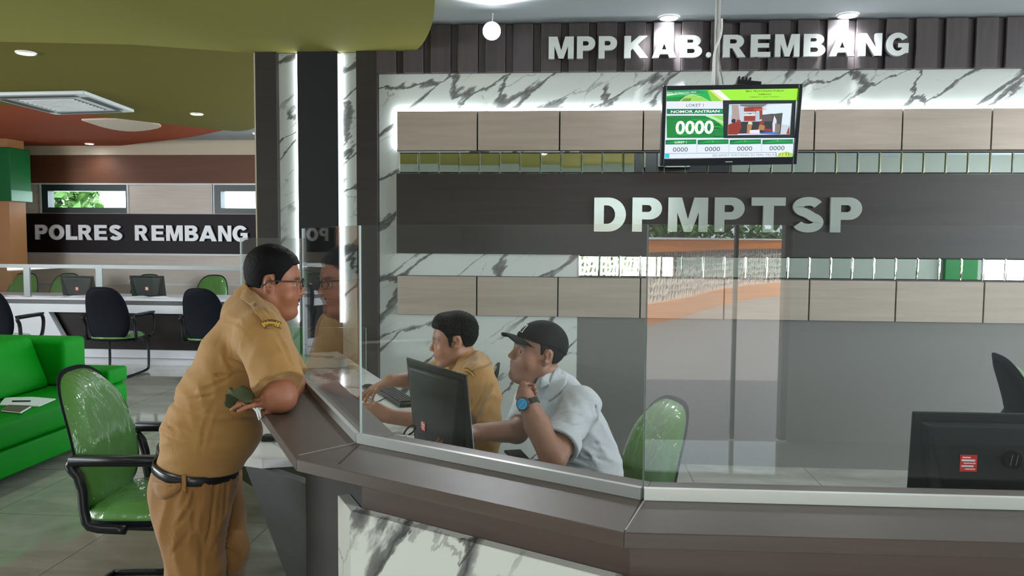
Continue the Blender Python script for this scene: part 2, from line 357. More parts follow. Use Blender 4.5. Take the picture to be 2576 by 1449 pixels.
o = MB().box((fx(67), FY-.03, zs['s0']), (fx(800), FY-.001, zs['w0']-.01)).obj('sign_board', mat('plum_black_board', (.010, .005, .008), .5, spec=.2))
tag(o, 'dark board under the far windows carrying the POLRES REMBANG letters', 'sign board')
# wall behind the camera: entrance opening, windows
b = MB(); X = XL
openings = [(-.15, 1.85, 0, 2.55), (6.9, 9.2, .8, 2.4)]
for (a, c, d, e) in openings:
    b.box((X, YB-.15, 0), (a, YB, CZ))
    if d: b.box((a, YB-.15, 0), (c, YB, d))
    b.box((a, YB-.15, e), (c, YB, CZ)); X = c
b.box((X, YB-.15, 0), (XR, YB, CZ)); struct(b.obj('wall_front', mat('front_wall_grey', (.24, .26, .235), .6)))
f = MB(); f.box((-.15, YB-.12, 0), (-.10, YB-.03, 2.55)).box((1.80, YB-.12, 0), (1.85, YB-.03, 2.55)).box((-.10, YB-.12, 2.5), (1.80, YB-.03, 2.55)).box((1.43, YB-.1, 0), (1.455, YB-.05, 2.5))
struct(f.obj('door_1', M['frame']))
struct(MB().box((6.35, YB, 0), (6.8, YB+.1, 2.6)).obj('trim_15', M['greenp']))
f = MB()
for x in (6.9, 7.65, 8.4, 9.15): f.box((x, YB-.1, .8), (x+.06, YB-.02, 2.4))
f.box((6.9, YB-.1, .8), (9.2, YB-.02, .86)).box((6.9, YB-.1, 2.34), (9.2, YB-.02, 2.4)); struct(f.obj('window_3', M['frame']))
# ------------------------------------------------------------------ outside, seen only in glass and mirrors
struct(MB().box((-30, -40, -.25), (40, YB-.15, -.12)).obj('ground', mat('paving', (.27, .235, .215), .7)))
def curved_screen():
    root = thing('garden_screen', 'curved white lattice screen with orange bands reflected in the glass', 'screen')
    PL = [vec(*q) for q in ((-7, -8.2), (-2, -9.2), (1.0, -10.8), (2.9, -13.6), (4.6, -17.5), (7.5, -21.5), (14, -25))]
    for _ in range(3):
        o_ = [PL[0]]
        for a, c in zip(PL[:-1], PL[1:]): o_ += [.75*a+.25*c, .25*a+.75*c]
        PL = o_+[PL[-1]]
    cum = np.concatenate([[0], np.cumsum([np.linalg.norm(b_-a_) for a_, b_ in zip(PL[:-1], PL[1:])])]); PX_ = np.array(PL)
    def P(a, z, dr=0):
        a = min(max(a, 0), 1)*cum[-1]; x = np.interp(a, cum, PX_[:, 0]); y = np.interp(a, cum, PX_[:, 1]); a2 = min(a+.05, cum[-1]); a1 = a2-.1
        t_ = unit(vec(np.interp(a2, cum, PX_[:, 0])-np.interp(a1, cum, PX_[:, 0]), np.interp(a2, cum, PX_[:, 1])-np.interp(a1, cum, PX_[:, 1]))); return (x-t_[1]*dr, y+t_[0]*dr, z)
    A0, A1 = 0., 1.; n = 90
    def band(z0, z1_, nm, m_, dr=.08):
        b = MB()
        for i in range(n):
            a, c = A0+(A1-A0)*i/n, A0+(A1-A0)*(i+1)/n
            b.hexa([P(a,z0,-dr),P(c,z0,-dr),P(c,z0,dr),P(a,z0,dr)], [P(a,z1_,-dr),P(c,z1_,-dr),P(c,z1_,dr),P(a,z1_,dr)])
        return b.obj(nm, m_, root)
    og = mat('orange_band', (.75, .24, .035), .5)
    band(-.12, .28, 'lower_band', og); band(1.30, 1.55, 'upper_band', og); band(1.55, 1.59, 'cap_rail', M['whitep'], .12)
    b = MB(); L = mat('white_lattice', (.62, .55, .50), .5)
    rr = random.Random(3)
    nu, nv = 170, 6; g = {}
    for i in range(nu+1):
        for j in range(nv+1):
            g[i, j] = (A0+(A1-A0)*(i+rr.uniform(-.33, .33))/nu, .28+1.02*(j+rr.uniform(-.33, .33)*(0 < j < nv))/nv)
    for i in range(nu):
        for j in range(nv):
            q = [g[i, j], g[i+1, j], g[i+1, j+1], g[i, j+1]]; c = (sum(k_[0] for k_ in q)/4, sum(k_[1] for k_ in q)/4); s_ = rr.uniform(.62, .88)
            inn = [(c[0]+(k_[0]-c[0])*s_, c[1]+(k_[1]-c[1])*s_) for k_ in q]
            b.add([P(*k_) for k_ in q+inn]+[P(k_[0], k_[1], -.06) for k_ in inn], [(0,1,5,4),(1,2,6,5),(2,3,7,6),(3,0,4,7),(4,5,9,8),(5,6,10,9),(6,7,11,10),(7,4,8,11)])
    b.obj('lattice', L, root)
    rs = np.random.RandomState(8); b = MB()
    for _ in range(9000):
        a = rs.uniform(.0, 1.); q = np.array(P(a, rs.uniform(-.1, 2.3+.5*math.sin(a*40)), -rs.uniform(.7, 1.7))); e = rs.normal(size=3); e /= np.linalg.norm(e); f_ = np.cross(e, rs.normal(size=3)); f_ /= np.linalg.norm(f_); s_ = rs.uniform(.08, .20)
        b.add([q-e*s_, q-f_*s_*.5, q+e*s_, q+f_*s_*.5], [(0, 1, 2, 3)])
    tag(b.obj('hedge', M['leaf']), 'long leafy hedge growing behind the lattice screen, seen mirrored in the glass', 'hedge', kind='stuff')
curved_screen()
def tree(x, y, h, r, label, seed, lo=.5):
    rr = np.random.RandomState(seed); root = thing('leafy_tree', label, 'tree', (x, y, -.12), 0, None)
    MB().tube([(0, 0, 0), (.05, .02, h*.3), (0, 0, h*.6)], [.12, .09, .05], 8).obj('trunk', mat('bark', (.10, .07, .05), .8), root, smooth=True)
    b = MB(); n = 2200
    u = rr.normal(size=(n, 3)); u /= np.linalg.norm(u, axis=1)[:, None]; rad = rr.uniform(.35, 1, n)**.5
    c = u*rad[:, None]*np.array([r, r, h*(1-lo)/2])+np.array([0, 0, h*(1+lo)/2])
    for q in c:
        a = rr.normal(size=3); a /= np.linalg.norm(a); e = np.cross(a, rr.normal(size=3)); e /= np.linalg.norm(e); f_ = np.cross(a, e); s_ = rr.uniform(.09, .2)
        b.add([q-e*s_, q-f_*s_*.45, q+e*s_, q+f_*s_*.45], [(0, 1, 2, 3)])
    b.obj('crown', M['leaf'], root)
for i, (x, y, h, r) in enumerate(((9.2, -7.6, 3.6, 1.5),)):
    tree(x, y, h, r, 'leafy tree outside the right hand windows, seen in the mirror tiles', 10+i, .02)
tree(fx(150)-3.9, 16.5, 3.6, 1.25, 'sunlit tree outside the far left window', 31, .35)
# ------------------------------------------------------------------ lamps
def downlight(x, y, z, label, power=22, spot=True, r=.055):
    root = thing('ceiling_light', label, 'ceiling light', (x, y, z), 0)
    n = 28; b = MB()
    ring = [(math.cos(2*PI*i/n), math.sin(2*PI*i/n)) for i in range(n)]
    vs = [(c*r*1.25, s*r*1.25, -.001) for c, s in ring]+[(c*r*1.18, s*r*1.18, -.012) for c, s in ring]+[(c*r, s*r, -.008) for c, s in ring]
    b.add(vs, [(i, (i+1) % n, (i+1) % n+n, i+n)[::-1] for i in range(n)]+[(i+n, (i+1) % n+n, (i+1) % n+2*n, i+2*n)[::-1] for i in range(n)])
    b.obj('frame', M['whitep'], root, smooth=True)
    MB().cyl((0, 0), r, -.010, -.004).obj('diffuser', M['lamp'], root)
    if power:
        l = light('SPOT', 'lamp', (0, 0, -.03), power, (.93, .97, 1), spot_size=math.radians(150), spot_blend=.8, shadow_soft_size=.05); l.parent = root
for (x, y, z, l, pw) in ((1683, 43, CZ, 'round ceiling downlight above the letters KAB', 30), (2133, 37, CZ, 'round ceiling downlight above the right end of REMBANG', 30),
      (65, 132, z2, 'round downlight in the olive ceiling at the left edge of the photo', 30), (495, 286, z2, 'round downlight in the olive ceiling near its far tip', 30),
      (225, 361, z3, 'round downlight in the salmon ceiling', 8), (647, 335, CZ, 'small downlight in the white ceiling beside the dark post', 8), (12, 374, z3, 'downlight over the green boxed column', 15)):
    q = atz(x, y, z); downlight(q[0], q[1], z, l, pw)
# round spotlight hanging at the left of the letters, aimed at the room
root = thing('spotlight', 'bright round spotlight left of the MPP letters, aimed down at the room', 'spotlight', tuple(atw(1237, 78, 4.95)))
dr = (CP-vec(*root.location)); dr /= np.linalg.norm(dr)
qt = Vector(dr).to_track_quat('Z', 'Y').to_matrix().to_4x4()
MB().tube([(0, 0, -.10), (0, 0, -.095), (0, 0, -.01), (0, 0, 0)], [.03, .048, .056, .058], 24).xf(qt).obj('housing', M['whitep'], root, smooth=False)
MB().cyl((0, 0), .053, 0, .004).xf(qt).obj('lens', M['lamp'], root)
MB().tube([tuple(-dr*.05), (0, .06, CZ-root.location[2])], .004, 8).obj('bracket', M['whitep'], root)
l = light('SPOT', 'lamp', tuple(dr*.03), 40, (.93, .97, 1), spot_size=math.radians(140), spot_blend=.6, shadow_soft_size=.05); l.parent = root; l.rotation_euler = Vector(dr).to_track_quat('-Z', 'Y').to_euler()
# unseen downlights added out of view to brighten the hall
HL = ['right of the REMBANG letters', 'over the counter', 'in the olive ceiling left of the counter', 'right of the entrance', 'in the olive ceiling over the left hall', 'in the olive ceiling before the counter', 'in the olive ceiling by the entrance']
for (x, y, z, pw) in ((3.3, 4.6, CZ, 30), (1.2, 2.4, CZ, 35), (-2.6, 1.0, z1, 30), (3.6, .6, CZ, 40), (-5.6, 2.4, z1, 45), (-1.2, .3, z1, 28), (-.4, -1.2, z1, 35)):
    downlight(x, y, z, 'round ceiling downlight above the hall, %s' % HL.pop(0), pw)
# ------------------------------------------------------------------ AC cassette
q0, q1, q2, q3 = [atz(x, y, z2-.0) for x, y in ((-55, 231), (212, 226), (338, 274), (140, 281))]
root = thing('air_conditioner', 'square ceiling air conditioner cassette in the olive ceiling', 'air conditioner', tuple(q0))
q = [v_-q0 for v_ in (q0, q1, q2, q3)]
def acp(u, v_, dz): a = q[0]*(1-u)*(1-v_)+q[1]*u*(1-v_)+q[2]*u*v_+q[3]*(1-u)*v_; return (a[0], a[1], dz)
def acbox(u0, u1, v0, v1, za, zb): return [acp(u0,v0,za),acp(u1,v0,za),acp(u1,v1,za),acp(u0,v1,za)], [acp(u0,v0,zb),acp(u1,v0,zb),acp(u1,v1,zb),acp(u0,v1,zb)]
MB().hexa(*acbox(0, 1, 0, 1, -.035, -.002)).obj('panel', M['acs'], root, bevel=.01)
b = MB()
for a in ((.12, .88, .05, .13), (.12, .88, .87, .95), (.05, .13, .16, .84), (.87, .95, .16, .84)): b.hexa(*acbox(*a, -.040, -.034))
b.obj('air_slot', M['acd'], root)
b = MB(); b.hexa(*acbox(.22, .78, .2, .8, -.038, -.033)); b.obj('grille_back', M['acd'], root)
b = MB()
for i in range(9): b.hexa(*acbox(.23, .77, .21+i*.065, .236+i*.065, -.046, -.038))
b.obj('grille', M['acs'], root)
# ------------------------------------------------------------------ counter
CT = 1.05
oA, oB, oC, oD = vec(-.892, 2.157), vec(-.612, 1.676), vec(.096, 1.305), vec(3.2, 1.385)
gA, gB, gC, gD = vec(-.911, 2.579), vec(-.507, 1.835), vec(.145, 1.487), vec(3.2, 1.545)
iA, iB, iC, iD = vec(-.815, 2.64), vec(-.440, 1.915), vec(.170, 1.592), vec(3.2, 1.665)
def xyz(q, z): return (q[0], q[1], z)
def nrm2(a, b): d = unit(b-a); return vec(d[1], -d[0])      # to the right of a->b
def offline(pts, d):                                        # offset an open polyline to its right
    out = []
    for i, q in enumerate(pts):
        ns = [nrm2(pts[j], pts[j+1]) for j in (i-1, i) if 0 <= j < len(pts)-1]
        if len(ns) == 1: out.append(q+ns[0]*d)
        else: m_ = unit(ns[0]+ns[1]); out.append(q+m_*d/(m_ @ ns[0]))
    return out
cnt = thing('reception_counter', 'high walnut topped reception counter with white marble front, angled in three runs', 'counter', (0, 0, 0))
for a, b_, c, d in ((oA, oB, iB, iA), (oB, oC, iC, iB), (oC, oD, iD, iC)):
    MB().prism([tuple(a), tuple(b_), tuple(c), tuple(d)], CT-.028, CT).obj('countertop', M['woodc'], cnt, bevel=.0015, seg=1)
def strip(a, b_, w, z0, z1_, nm, m_, par, side=0):
    d = unit(b_-a); n_ = vec(d[1], -d[0]); s0 = n_*w*(side-.5); s1 = n_*w*(side+.5)
    return MB().prism([tuple(a+s0), tuple(b_+s0), tuple(b_+s1), tuple(a+s1)], z0, z1_).obj(nm, m_, par)
seamc = mat('pale_joint', (.42, .38, .34), .5); seamd = mat('dark_joint', (.03, .024, .02), .6)
def pxy(x, y, z=CT): q = atz(x, y, z); return vec(q[0], q[1])
strip(pxy(752, 1145), pxy(893, 1114), .0018, CT, CT+.0006, 'joint', seamc, cnt)
strip(pxy(853, 1167), pxy(905, 1117), .004, CT, CT+.0006, 'joint', seamd, cnt)
strip(oC+vec(.003, .012), gC+vec(0, -.016), .0022, CT, CT+.0006, 'joint', seamc, cnt)
# body: recessed dark fascia, then a marble slab standing proud of it
outer = [oA, oB, oC, oD]
def on_plane(x, y, a, b_):            # photo pixel -> point on the vertical plane through a,b
    n_ = nrm2(a, b_); d = ray(x, y); s = ((a-CP[:2]) @ n_)/(d[:2] @ n_); return CP+d*s
m1 = offline(outer, -.038)
Mc = on_plane(880, 1285, m1[1], m1[2]); ZM = Mc[2]; mB = vec(Mc[0], Mc[1])
dAB = unit(oA-oB); mL = mB+dAB*.115
f1 = offline([mB+dAB*.66, mB, m1[2], m1[3]], -.030); f2 = offline([mB+dAB*.66, mB, m1[2], m1[3]], -.19)
b = MB()
for i in (1, 2): b.prism([tuple(f1[i]), tuple(f1[i+1]), tuple(f2[i+1]), tuple(f2[i])], 0.0, CT-.0285)
b.obj('body', M['woodf'], cnt)
MB().prism([tuple(f1[0]), tuple(f1[1]), tuple(f2[1]), tuple(f2[0])], .0, CT-.0285).obj('side_panel', M['slate'], cnt)
m2 = offline([mL, mB, m1[2], m1[3]], -.029)
for a, b_, c, d in ((mL, mB, m2[1], m2[0]), (mB, m1[2], m2[2], m2[1]), (m1[2], m1[3], m2[3], m2[2])):
    MB().prism([tuple(a), tuple(b_), tuple(c), tuple(d)], 0.0, ZM).obj('marble_panel', M['marble_front'], cnt, bevel=.0015, seg=1)
# aluminium channel that holds the glass
for i, (a, b_) in enumerate(((gA, gB), (gB, gC), (gC, gD))):
    strip(a, b_, .011, CT+.0005, CT+.0235, 'glass_channel', M['steel'] if i < 2 else mat('pale_aluminium', (.66, .68, .62), .35, .25), cnt, side=.85)
# glass screens
def glass_panel(a, b_, z0, z1_, label, name='glass_screen', th=.006):
    d = unit(b_-a); n_ = vec(d[1], -d[0])*th/2; A, B_ = a+d*.001, b_-d*.001
    g = MB(); q = [A-n_, B_-n_, B_+n_, A+n_]
    if (B_-A)[0]*n_[1]-(B_-A)[1]*n_[0] < 0: q = q[::-1]
    vs = [xyz(k_, z0) for k_ in q]+[xyz(k_, z1_) for k_ in q]
    g.add(vs, [(0,3,2,1),(4,5,6,7),(1,2,6,5),(3,0,4,7)], 1); g.add(vs, [(0,1,5,4),(2,3,7,6)], 0)
    return tag(g.obj(name, [M['glass'], M['edge']]), label, 'glass screen')
GT = 1.578
glass_panel(gA, gB, CT+.001, GT, 'clear glass screen beside the leaning man, mirroring his face')
glass_panel(gB, gC, CT+.001, GT, 'clear glass screen in front of the two seated men')
glass_panel(gC, gD, CT+.001, GT, 'wide clear glass screen at the right, mirroring the bright entrance')
G0 = atw(605, 605, 3.25); zg0 = G0[2]
glass_panel(vec(G0[0], G0[1]), gA, .761, zg0+.012, 'clear glass screen behind the head of the leaning man')
# low marble desk running on from the counter
LDZ = .76
lo0 = vec(-1.177, 2.662); d2 = vec(-.475, .88); nd = vec(.88, .475)
lo1 = lo0+d2*2.45
ldk = thing('service_desk', 'low white marble desk running back to the wall behind the high counter', 'desk', (0, 0, 0))
MB().prism([tuple(lo0), tuple(lo1), tuple(lo1+nd*.84), tuple(lo0+nd*.86), (-.205, 2.36), (-.448, 1.945), (-.795, 2.53), (-.83, 2.665), (-.983, 2.672), (-1.086, 2.636)], LDZ-.035, LDZ).obj('desktop', M['marble_desk'], ldk, bevel=.002)
# dark front apron with a slanted end
T0 = atz(612, 1160, LDZ-.036); P2 = aty(757, 1449, T0[1]+.02); 
bt = vec(-.86, 2.60); bk = vec(-1.43, 3.64)
b = MB()
t0 = vec(T0[0], T0[1]); t1 = t0+d2*2.2
b.hexa([xyz(bt, 0), xyz(bt+vec(.03, .01), 0), xyz(bk+vec(.03, .01), 0), xyz(bk, 0)], [xyz(t0, LDZ-.036), xyz(t0+vec(.035, .01), LDZ-.036), xyz(t0+d2*1.05+vec(.035, .01), LDZ-.036), xyz(t0+d2*1.05, LDZ-.036)])
b.hexa([xyz(bt, 0), (-.55, 2.36, 0), (-.53, 2.40, 0), xyz(bt+vec(0, .04), 0)], [xyz(t0, LDZ-.036), (-.62, 2.30, LDZ-.036), (-.60, 2.34, LDZ-.036), xyz(t0+vec(0, .04), LDZ-.036)])
b.obj('front_panel', M['slate'], ldk)
b = MB(); back0 = bk+vec(.1, .3); b.prism([tuple(back0), tuple(lo1+nd*.12), tuple(lo1+nd*.16), tuple(back0+nd*.05)], 0, LDZ-.036); b.obj('side_panel', M['woodd'], ldk)
tag(MB().box((0, 0, 0), (.30, .05, .022)).xf(Matrix.Translation(Vector(tuple(atz(655, 1112, LDZ))))@Matrix.Rotation(.05, 4, 'Z')).obj('ruler_case', M['black'], bevel=.006), 'flat black case lying on the marble desk right of the leaning man', 'case')
# low acrylic divider on the desk
sa = aty(736, 822, 3.95); sb = aty(921, 822, 3.95)
glass_panel(vec(sa[0], 3.95), vec(sb[0], 3.95), LDZ+.001, sa[2], 'low acrylic divider standing on the marble desk behind the glass', 'acrylic_divider')
# desks inside the counter
o = thing('work_desk', 'marble topped work desk inside the counter at the capped man', 'desk')
MB().prism([(-.44, 1.93), (.165, 1.60), (.30, 1.85), (.16, 2.10), (-.20, 2.35)], LDZ-.035, LDZ-.001).obj('desktop', M['marble_desk'], o, bevel=.002)
MB().prism([(-.36, 2.0), (.165, 1.72), (.18, 1.75), (-.345, 2.03)], 0, LDZ-.036).obj('modesty_panel', M['woodd'], o)
o = thing('work_desk', 'work desk inside the counter under the right monitor', 'desk')
MB().prism([(.31, 1.61), (3.2, 1.68), (3.2, 2.2), (.6, 2.15), (.45, 2.05)], LDZ-.035, LDZ-.001).obj('desktop', M['whitel'], o, bevel=.002)
MB().box((.6, 2.0, 0), (3.2, 2.03, LDZ-.036)).obj('modesty_panel', M['woodd'], o)
# ------------------------------------------------------------------ letters
def glyph(ch):
    A = lambda cx, cy, rx, ry, a0, a1, n=14: [(cx+rx*math.cos(math.radians(a0+(a1-a0)*i/n)), cy+ry*math.sin(math.radians(a0+(a1-a0)*i/n))) for i in range(n+1)]
    def ringp(outer, inner): return ('ring', outer, inner)
    def stroke(pts, hw):
        L, R_ = [], []
        for i in range(len(pts)):
            d = np.array(pts[min(i+1, len(pts)-1)])-np.array(pts[max(i-1, 0)]); d = d/np.linalg.norm(d); n_ = np.array([-d[1], d[0]])
            h = hw if not hasattr(hw, '__len__') else hw[i]
            L.append(tuple(np.array(pts[i])+n_*h)); R_.append(tuple(np.array(pts[i])-n_*h))
        return ('strip', L, R_)
    sw = .27
    if ch == 'M': return 1.08, [('p', [(0,0),(.25,0),(.25,1),(0,1)]), ('p', [(.83,0),(1.08,0),(1.08,1),(.83,1)]), ('p', [(.1,1),(.37,1),(.64,0),(.44,0)]), ('p', [(.71,1),(.98,1),(.64,0),(.44,0)])]
    if ch == 'P': return .82, [('p', [(0,0),(sw,0),(sw,1),(0,1)]), ('strip', [(.2,1),(.46,1)]+A(.48,.68,.34,.32,90,-90)+[(.2,.36)], [(.2,.78),(.42,.78)]+A(.43,.68,.10,.10,90,-90)+[(.2,.58)])]
    if ch == 'D': return .88, [('p', [(0,0),(sw,0),(sw,1),(0,1)]), ('strip', [(.2,1),(.38,1)]+A(.40,.5,.48,.5,90,-90)+[(.2,0)], [(.2,.77),(.34,.77)]+A(.36,.5,.22,.27,90,-90)+[(.2,.23)])]
    if ch == 'R': return .92, [('p', [(0,0),(sw,0),(sw,1),(0,1)]), ('strip', [(.2,1),(.50,1)]+A(.51,.70,.33,.30,90,-90)+[(.2,.40)], [(.2,.80),(.44,.80)]+A(.45,.705,.10,.095,90,-90)+[(.2,.61)]), ('p', [(.36,.42),(.62,.46),(.92,0),(.60,0)])]
    if ch == 'B': return .86, [('p', [(0,0),(sw,0),(sw,1),(0,1)]), ('strip', [(.2,1),(.48,1)]+A(.49,.745,.31,.255,90,-90)+[(.2,.49)], [(.2,.81),(.42,.81)]+A(.43,.735,.08,.075,90,-90)+[(.2,.66)]),
                               ('strip', [(.2,.565),(.50,.565)]+A(.51,.2825,.35,.2825,90,-90)+[(.2,0)], [(.2,.395),(.45,.395)]+A(.46,.295,.11,.10,90,-90)+[(.2,.195)])]
    if ch == 'E': return .76, [('p', [(0,0),(sw,0),(sw,1),(0,1)]), ('p', [(.2,.79),(.74,.79),(.74,1),(.2,1)]), ('p', [(.2,.41),(.70,.41),(.70,.61),(.2,.61)]), ('p', [(.2,0),(.76,0),(.76,.22),(.2,.22)])]
    if ch == 'L': return .70, [('p', [(0,0),(sw,0),(sw,1),(0,1)]), ('p', [(.2,0),(.70,0),(.70,.24),(.2,.24)])]
    if ch == 'T': return .86, [('p', [(.295,0),(.565,0),(.565,.85),(.295,.85)]), ('p', [(0,.76),(.86,.76),(.86,1),(0,1)])]
    if ch == 'K': return .98, [('p', [(0,0),(sw,0),(sw,1),(0,1)]), ('p', [(.2,.26),(.33,.42),(.94,1),(.60,1),(.2,.62)]), ('p', [(.28,.5),(.52,.66),(.98,0),(.64,0)])]
    if ch == 'N': return .88, [('p', [(0,0),(.25,0),(.25,1),(0,1)]), ('p', [(.63,0),(.88,0),(.88,1),(.63,1)]), ('p', [(.02,1),(.28,1),(.86,0),(.60,0)])]
    if ch == 'A': return 1.0, [('p', [(0,0),(.27,0),(.62,1),(.36,1)]), ('p', [(.38,1),(.64,1),(1.0,0),(.72,0)]), ('p', [(.24,.17),(.78,.17),(.72,.37),(.30,.37)])]
    if ch == 'O': return .96, [('strip', A(.48,.5,.48,.515,0,360,40), A(.48,.5,.20,.28,0,360,40))]
    if ch == 'G': return .96, [('strip', A(.48,.5,.48,.515,35,318,34), A(.49,.5,.21,.285,38,322,34)), ('p', [(.50,.36),(.93,.36),(.93,.55),(.50,.55)]), ('p', [(.66,.12),(.93,.12),(.93,.50),(.66,.50)])]
    if ch == 'S':
        sp = A(.43,.725,.265,.165,22,180,12)+A(.43,.725,.265,.165,190,250,5)+[(.43,.52)]+A(.43,.285,.275,.165,62,0,6)[0:]+A(.43,.285,.275,.165,-10,-162,12)
        hw = [.125]*len(sp); return .84, [stroke(sp, hw)]
    if ch == '.': return .26, [('p', A(.13,.13,.13,.13,0,345,23))]
def letter_obj(ch, x0, x1, z0, z1_, y, depth, m_, parent):
    w, pcs = glyph(ch); b = MB(); sx = (x1-x0)/w; sz = (z1_-z0)/1.0
    if ch == '.': sz = sx
    def V(q, yy): return (x0+q[0]*sx, yy, z0+q[1]*sz)
    for k_, pc in enumerate(pcs):
        e = k_*.00012
        if pc[0] == 'p':
            pl = pc[1]; n = len(pl); vs = [V(q, y+e) for q in pl]+[V(q, y+depth) for q in pl]
            b.add(vs, [tuple(range(n)), tuple(range(2*n-1, n-1, -1))], 0); b.add(vs, [(i, i+n, (i+1) % n+n, (i+1) % n) for i in range(n)], 1)
        else:
            L, R_ = pc[1], pc[2]; n = len(L)
            vs = [V(q, y+e) for q in L]+[V(q, y+e) for q in R_]+[V(q, y+depth) for q in L]+[V(q, y+depth) for q in R_]
            fr = [(i, i+1, n+i+1, n+i) for i in range(n-1)]
            b.add(vs, fr, 0)
            b.add(vs, [(i, 2*n+i, 2*n+i+1, i+1) for i in range(n-1)]+[(n+i, n+i+1, 3*n+i+1, 3*n+i) for i in range(n-1)]+[(0, n, 3*n, 2*n), (n-1, 3*n-1, 4*n-1, 2*n-1)], 1)
    return b.obj('letter', [m_, mat('letter_side', (.30, .31, .31), .4, .3)], parent)
def sign(name, label, spec, y, depth, m_):
    q = aty(spec[0][1], spec[0][4], y); root = thing(name, label, 'sign', (q[0], y, q[2]))
    for (ch, xa, xb, ya, yb) in spec:
        a = aty(xa, yb, y); c = aty(xb, yb, y); t_ = aty((xa+xb)/2, ya, y); d = aty((xa+xb)/2, yb, y)
        letter_obj(ch, a[0]-q[0], c[0]-q[0], d[2]-q[2], t_[2]-q[2], 0, depth, m_, root)
def sp(txt, xs, top0, bot0, top1, bot1):
    xa, xb = xs[0][0], xs[-1][1]; out = []
    for ch, (a, c) in zip(txt, xs):
        f_ = ((a+c)/2-xa)/(xb-xa); out.append((ch, a, c, top0+(top1-top0)*f_, bot0+(bot1-bot0)*f_))
    return out
sign('wall_sign', 'raised silver letters MPP KAB. REMBANG on the dark slatted band', sp('MPPKAB.REMBANG', [(1380,1443),(1451,1497),(1505.6,1552),(1570,1631),(1640,1701),(1711,1766),(1776,1789),(1819,1876),(1888,1938),(1949,2011),(2021,2076),(2086,2150),(2161,2218),(2228,2287)], 92.3, 147.8, 82.5, 139.5), WY-.095, .03, M['letter'])
sign('wall_sign', 'large raised silver letters DPMPTSP on the dark board', sp('DPMPTSP', [(1494,1574),(1590,1664.5),(1680,1780),(1797,1872),(1890,1974.5),(1990,2072),(2088,2167)], 497, 582.5, 496.5, 585), WY-.075, .025, mat('polished_letter_face', (.40, .44, .41), .16, .35, bmp=.25, bscale=9))
sign('wall_sign', 'raised white letters POLRES REMBANG on the far dark board', sp('POLRESREMBANG', [(88.4,119),(123,162),(166,195),(197.5,232),(237.5,270),(274,308),(339.5,373),(381.5,413),(418,460),(465,499),(501,545),(549,582),(585,624)], 565, 602.5, 568, 608), FY-.07, .03, mat('white_letter_face', (.88, .90, .97), .4))
# ------------------------------------------------------------------ queue display (television)
TLw, TRw, BLw = atw(1669, 216, 4.20), atw(2024, 211, 4.20), atw(1661, 418, 4.31)
ex = unit(TRw-TLw); ez_ = TLw-BLw; ez_ -= ex*(ez_ @ ex); tvh = np.linalg.norm(ez_); ez_ = unit(ez_); ey = np.cross(ez_, ex); tvw = np.linalg.norm(TRw-TLw)-.004
tvm = Matrix(((ex[0], ey[0], ez_[0], BLw[0]), (ex[1], ey[1], ez_[1], BLw[1]), (ex[2], ey[2], ez_[2], BLw[2]), (0, 0, 0, 1)))
tv = thing('television', 'black framed television showing the green queue number display, hung from the ceiling', 'television'); tv.matrix_world = tvm
SL, SR_, ST, SBm = .022, .020, .024, .040     # bezel widths
b = MB(); b.box((0, 0, 0), (SL, .035, tvh)).box((tvw-SR_, 0, 0), (tvw, .035, tvh)).box((SL, 0, 0), (tvw-SR_, .035, SBm)).box((SL, 0, tvh-ST), (tvw-SR_, .035, tvh))
b.obj('frame', M['bezel'], tv, bevel=.003)
MB().box((.01, .025, .01), (tvw-.01, .055, tvh-.01)).box((tvw*.25, .055, tvh*.15), (tvw*.75, .085, tvh*.75)).obj('back_cover', M['black'], tv, bevel=.004)
MB().box((tvw/2-.02, -.001, .017), (tvw/2+.02, .001, .021)).obj('logo_plate', M['letter'], tv)
scw, sch = tvw-SL-SR_, tvh-ST-SBm
def sc(zx, zy):       # pixel of the enlarged screen crop -> screen coordinates
    v_ = .5
    for _ in range(4):
        xl = 315+(262-315)*v_; xr = 2198+(2100-2198)*v_; u = (zx-xl)/(xr-xl)
        yt = 262+(238-262)*u; yb = 1318+(1295-1318)*u; v_ = (zy-yt)/(yb-yt)
    return (SL+min(max(u, 0), 1)*scw, SBm+(1-min(max(v_, 0), 1))*sch)
SV, SF, SCc = [], [], []; lay = [0]
def spoly(pts, col, raw=False):
    lay[0] += 1; y = .0235-.00005*lay[0]; o = len(SV)
    for q in pts:
        q = q if raw else sc(*q); SV.append((q[0], y, q[1]))
    SF.append(tuple(range(o, o+len(pts)))); SCc.append(col)
def srect(x0, y0, x1, y1, col): spoly([(x0, y1), (x1, y1), (x1, y0), (x0, y0)], col)
def stext(txt, x0, x1, y0, y1, col, off=0.0):
    cu = bpy.data.curves.new('t', 'FONT'); cu.body = txt; cu.offset = off; cu.resolution_u = 3
    o = bpy.data.objects.new('t', cu); COL.objects.link(o); dg = bpy.context.evaluated_depsgraph_get(); me = bpy.data.meshes.new_from_object(o.evaluated_get(dg))
    P_ = np.array([v_.co[:2] for v_ in me.vertices]); mn, mx_ = P_.min(0), P_.max(0)
    p0 = sc(x0, y1); p1 = sc(x1, y0); lay[0] += 1; y = .0235-.00005*lay[0]; base = len(SV)
    for q in P_: 
        u = (q-mn)/(mx_-mn); SV.append((p0[0]+u[0]*(p1[0]-p0[0]), y, p0[1]+u[1]*(p1[1]-p0[1])))
    for pg in me.polygons: SF.append(tuple(i+base for i in pg.vertices)); SCc.append(col)
    bpy.data.objects.remove(o); bpy.data.curves.remove(cu); bpy.data.meshes.remove(me)
Wt = (.72, .80, .88); DG = (.004, .16, .07); MG = (.01, .42, .08); LG = (.33, .80, .04); DK = (.01, .02, .02)
srect(255, 230, 2205, 1325, Wt)
srect(315, 250, 2198, 430, MG)
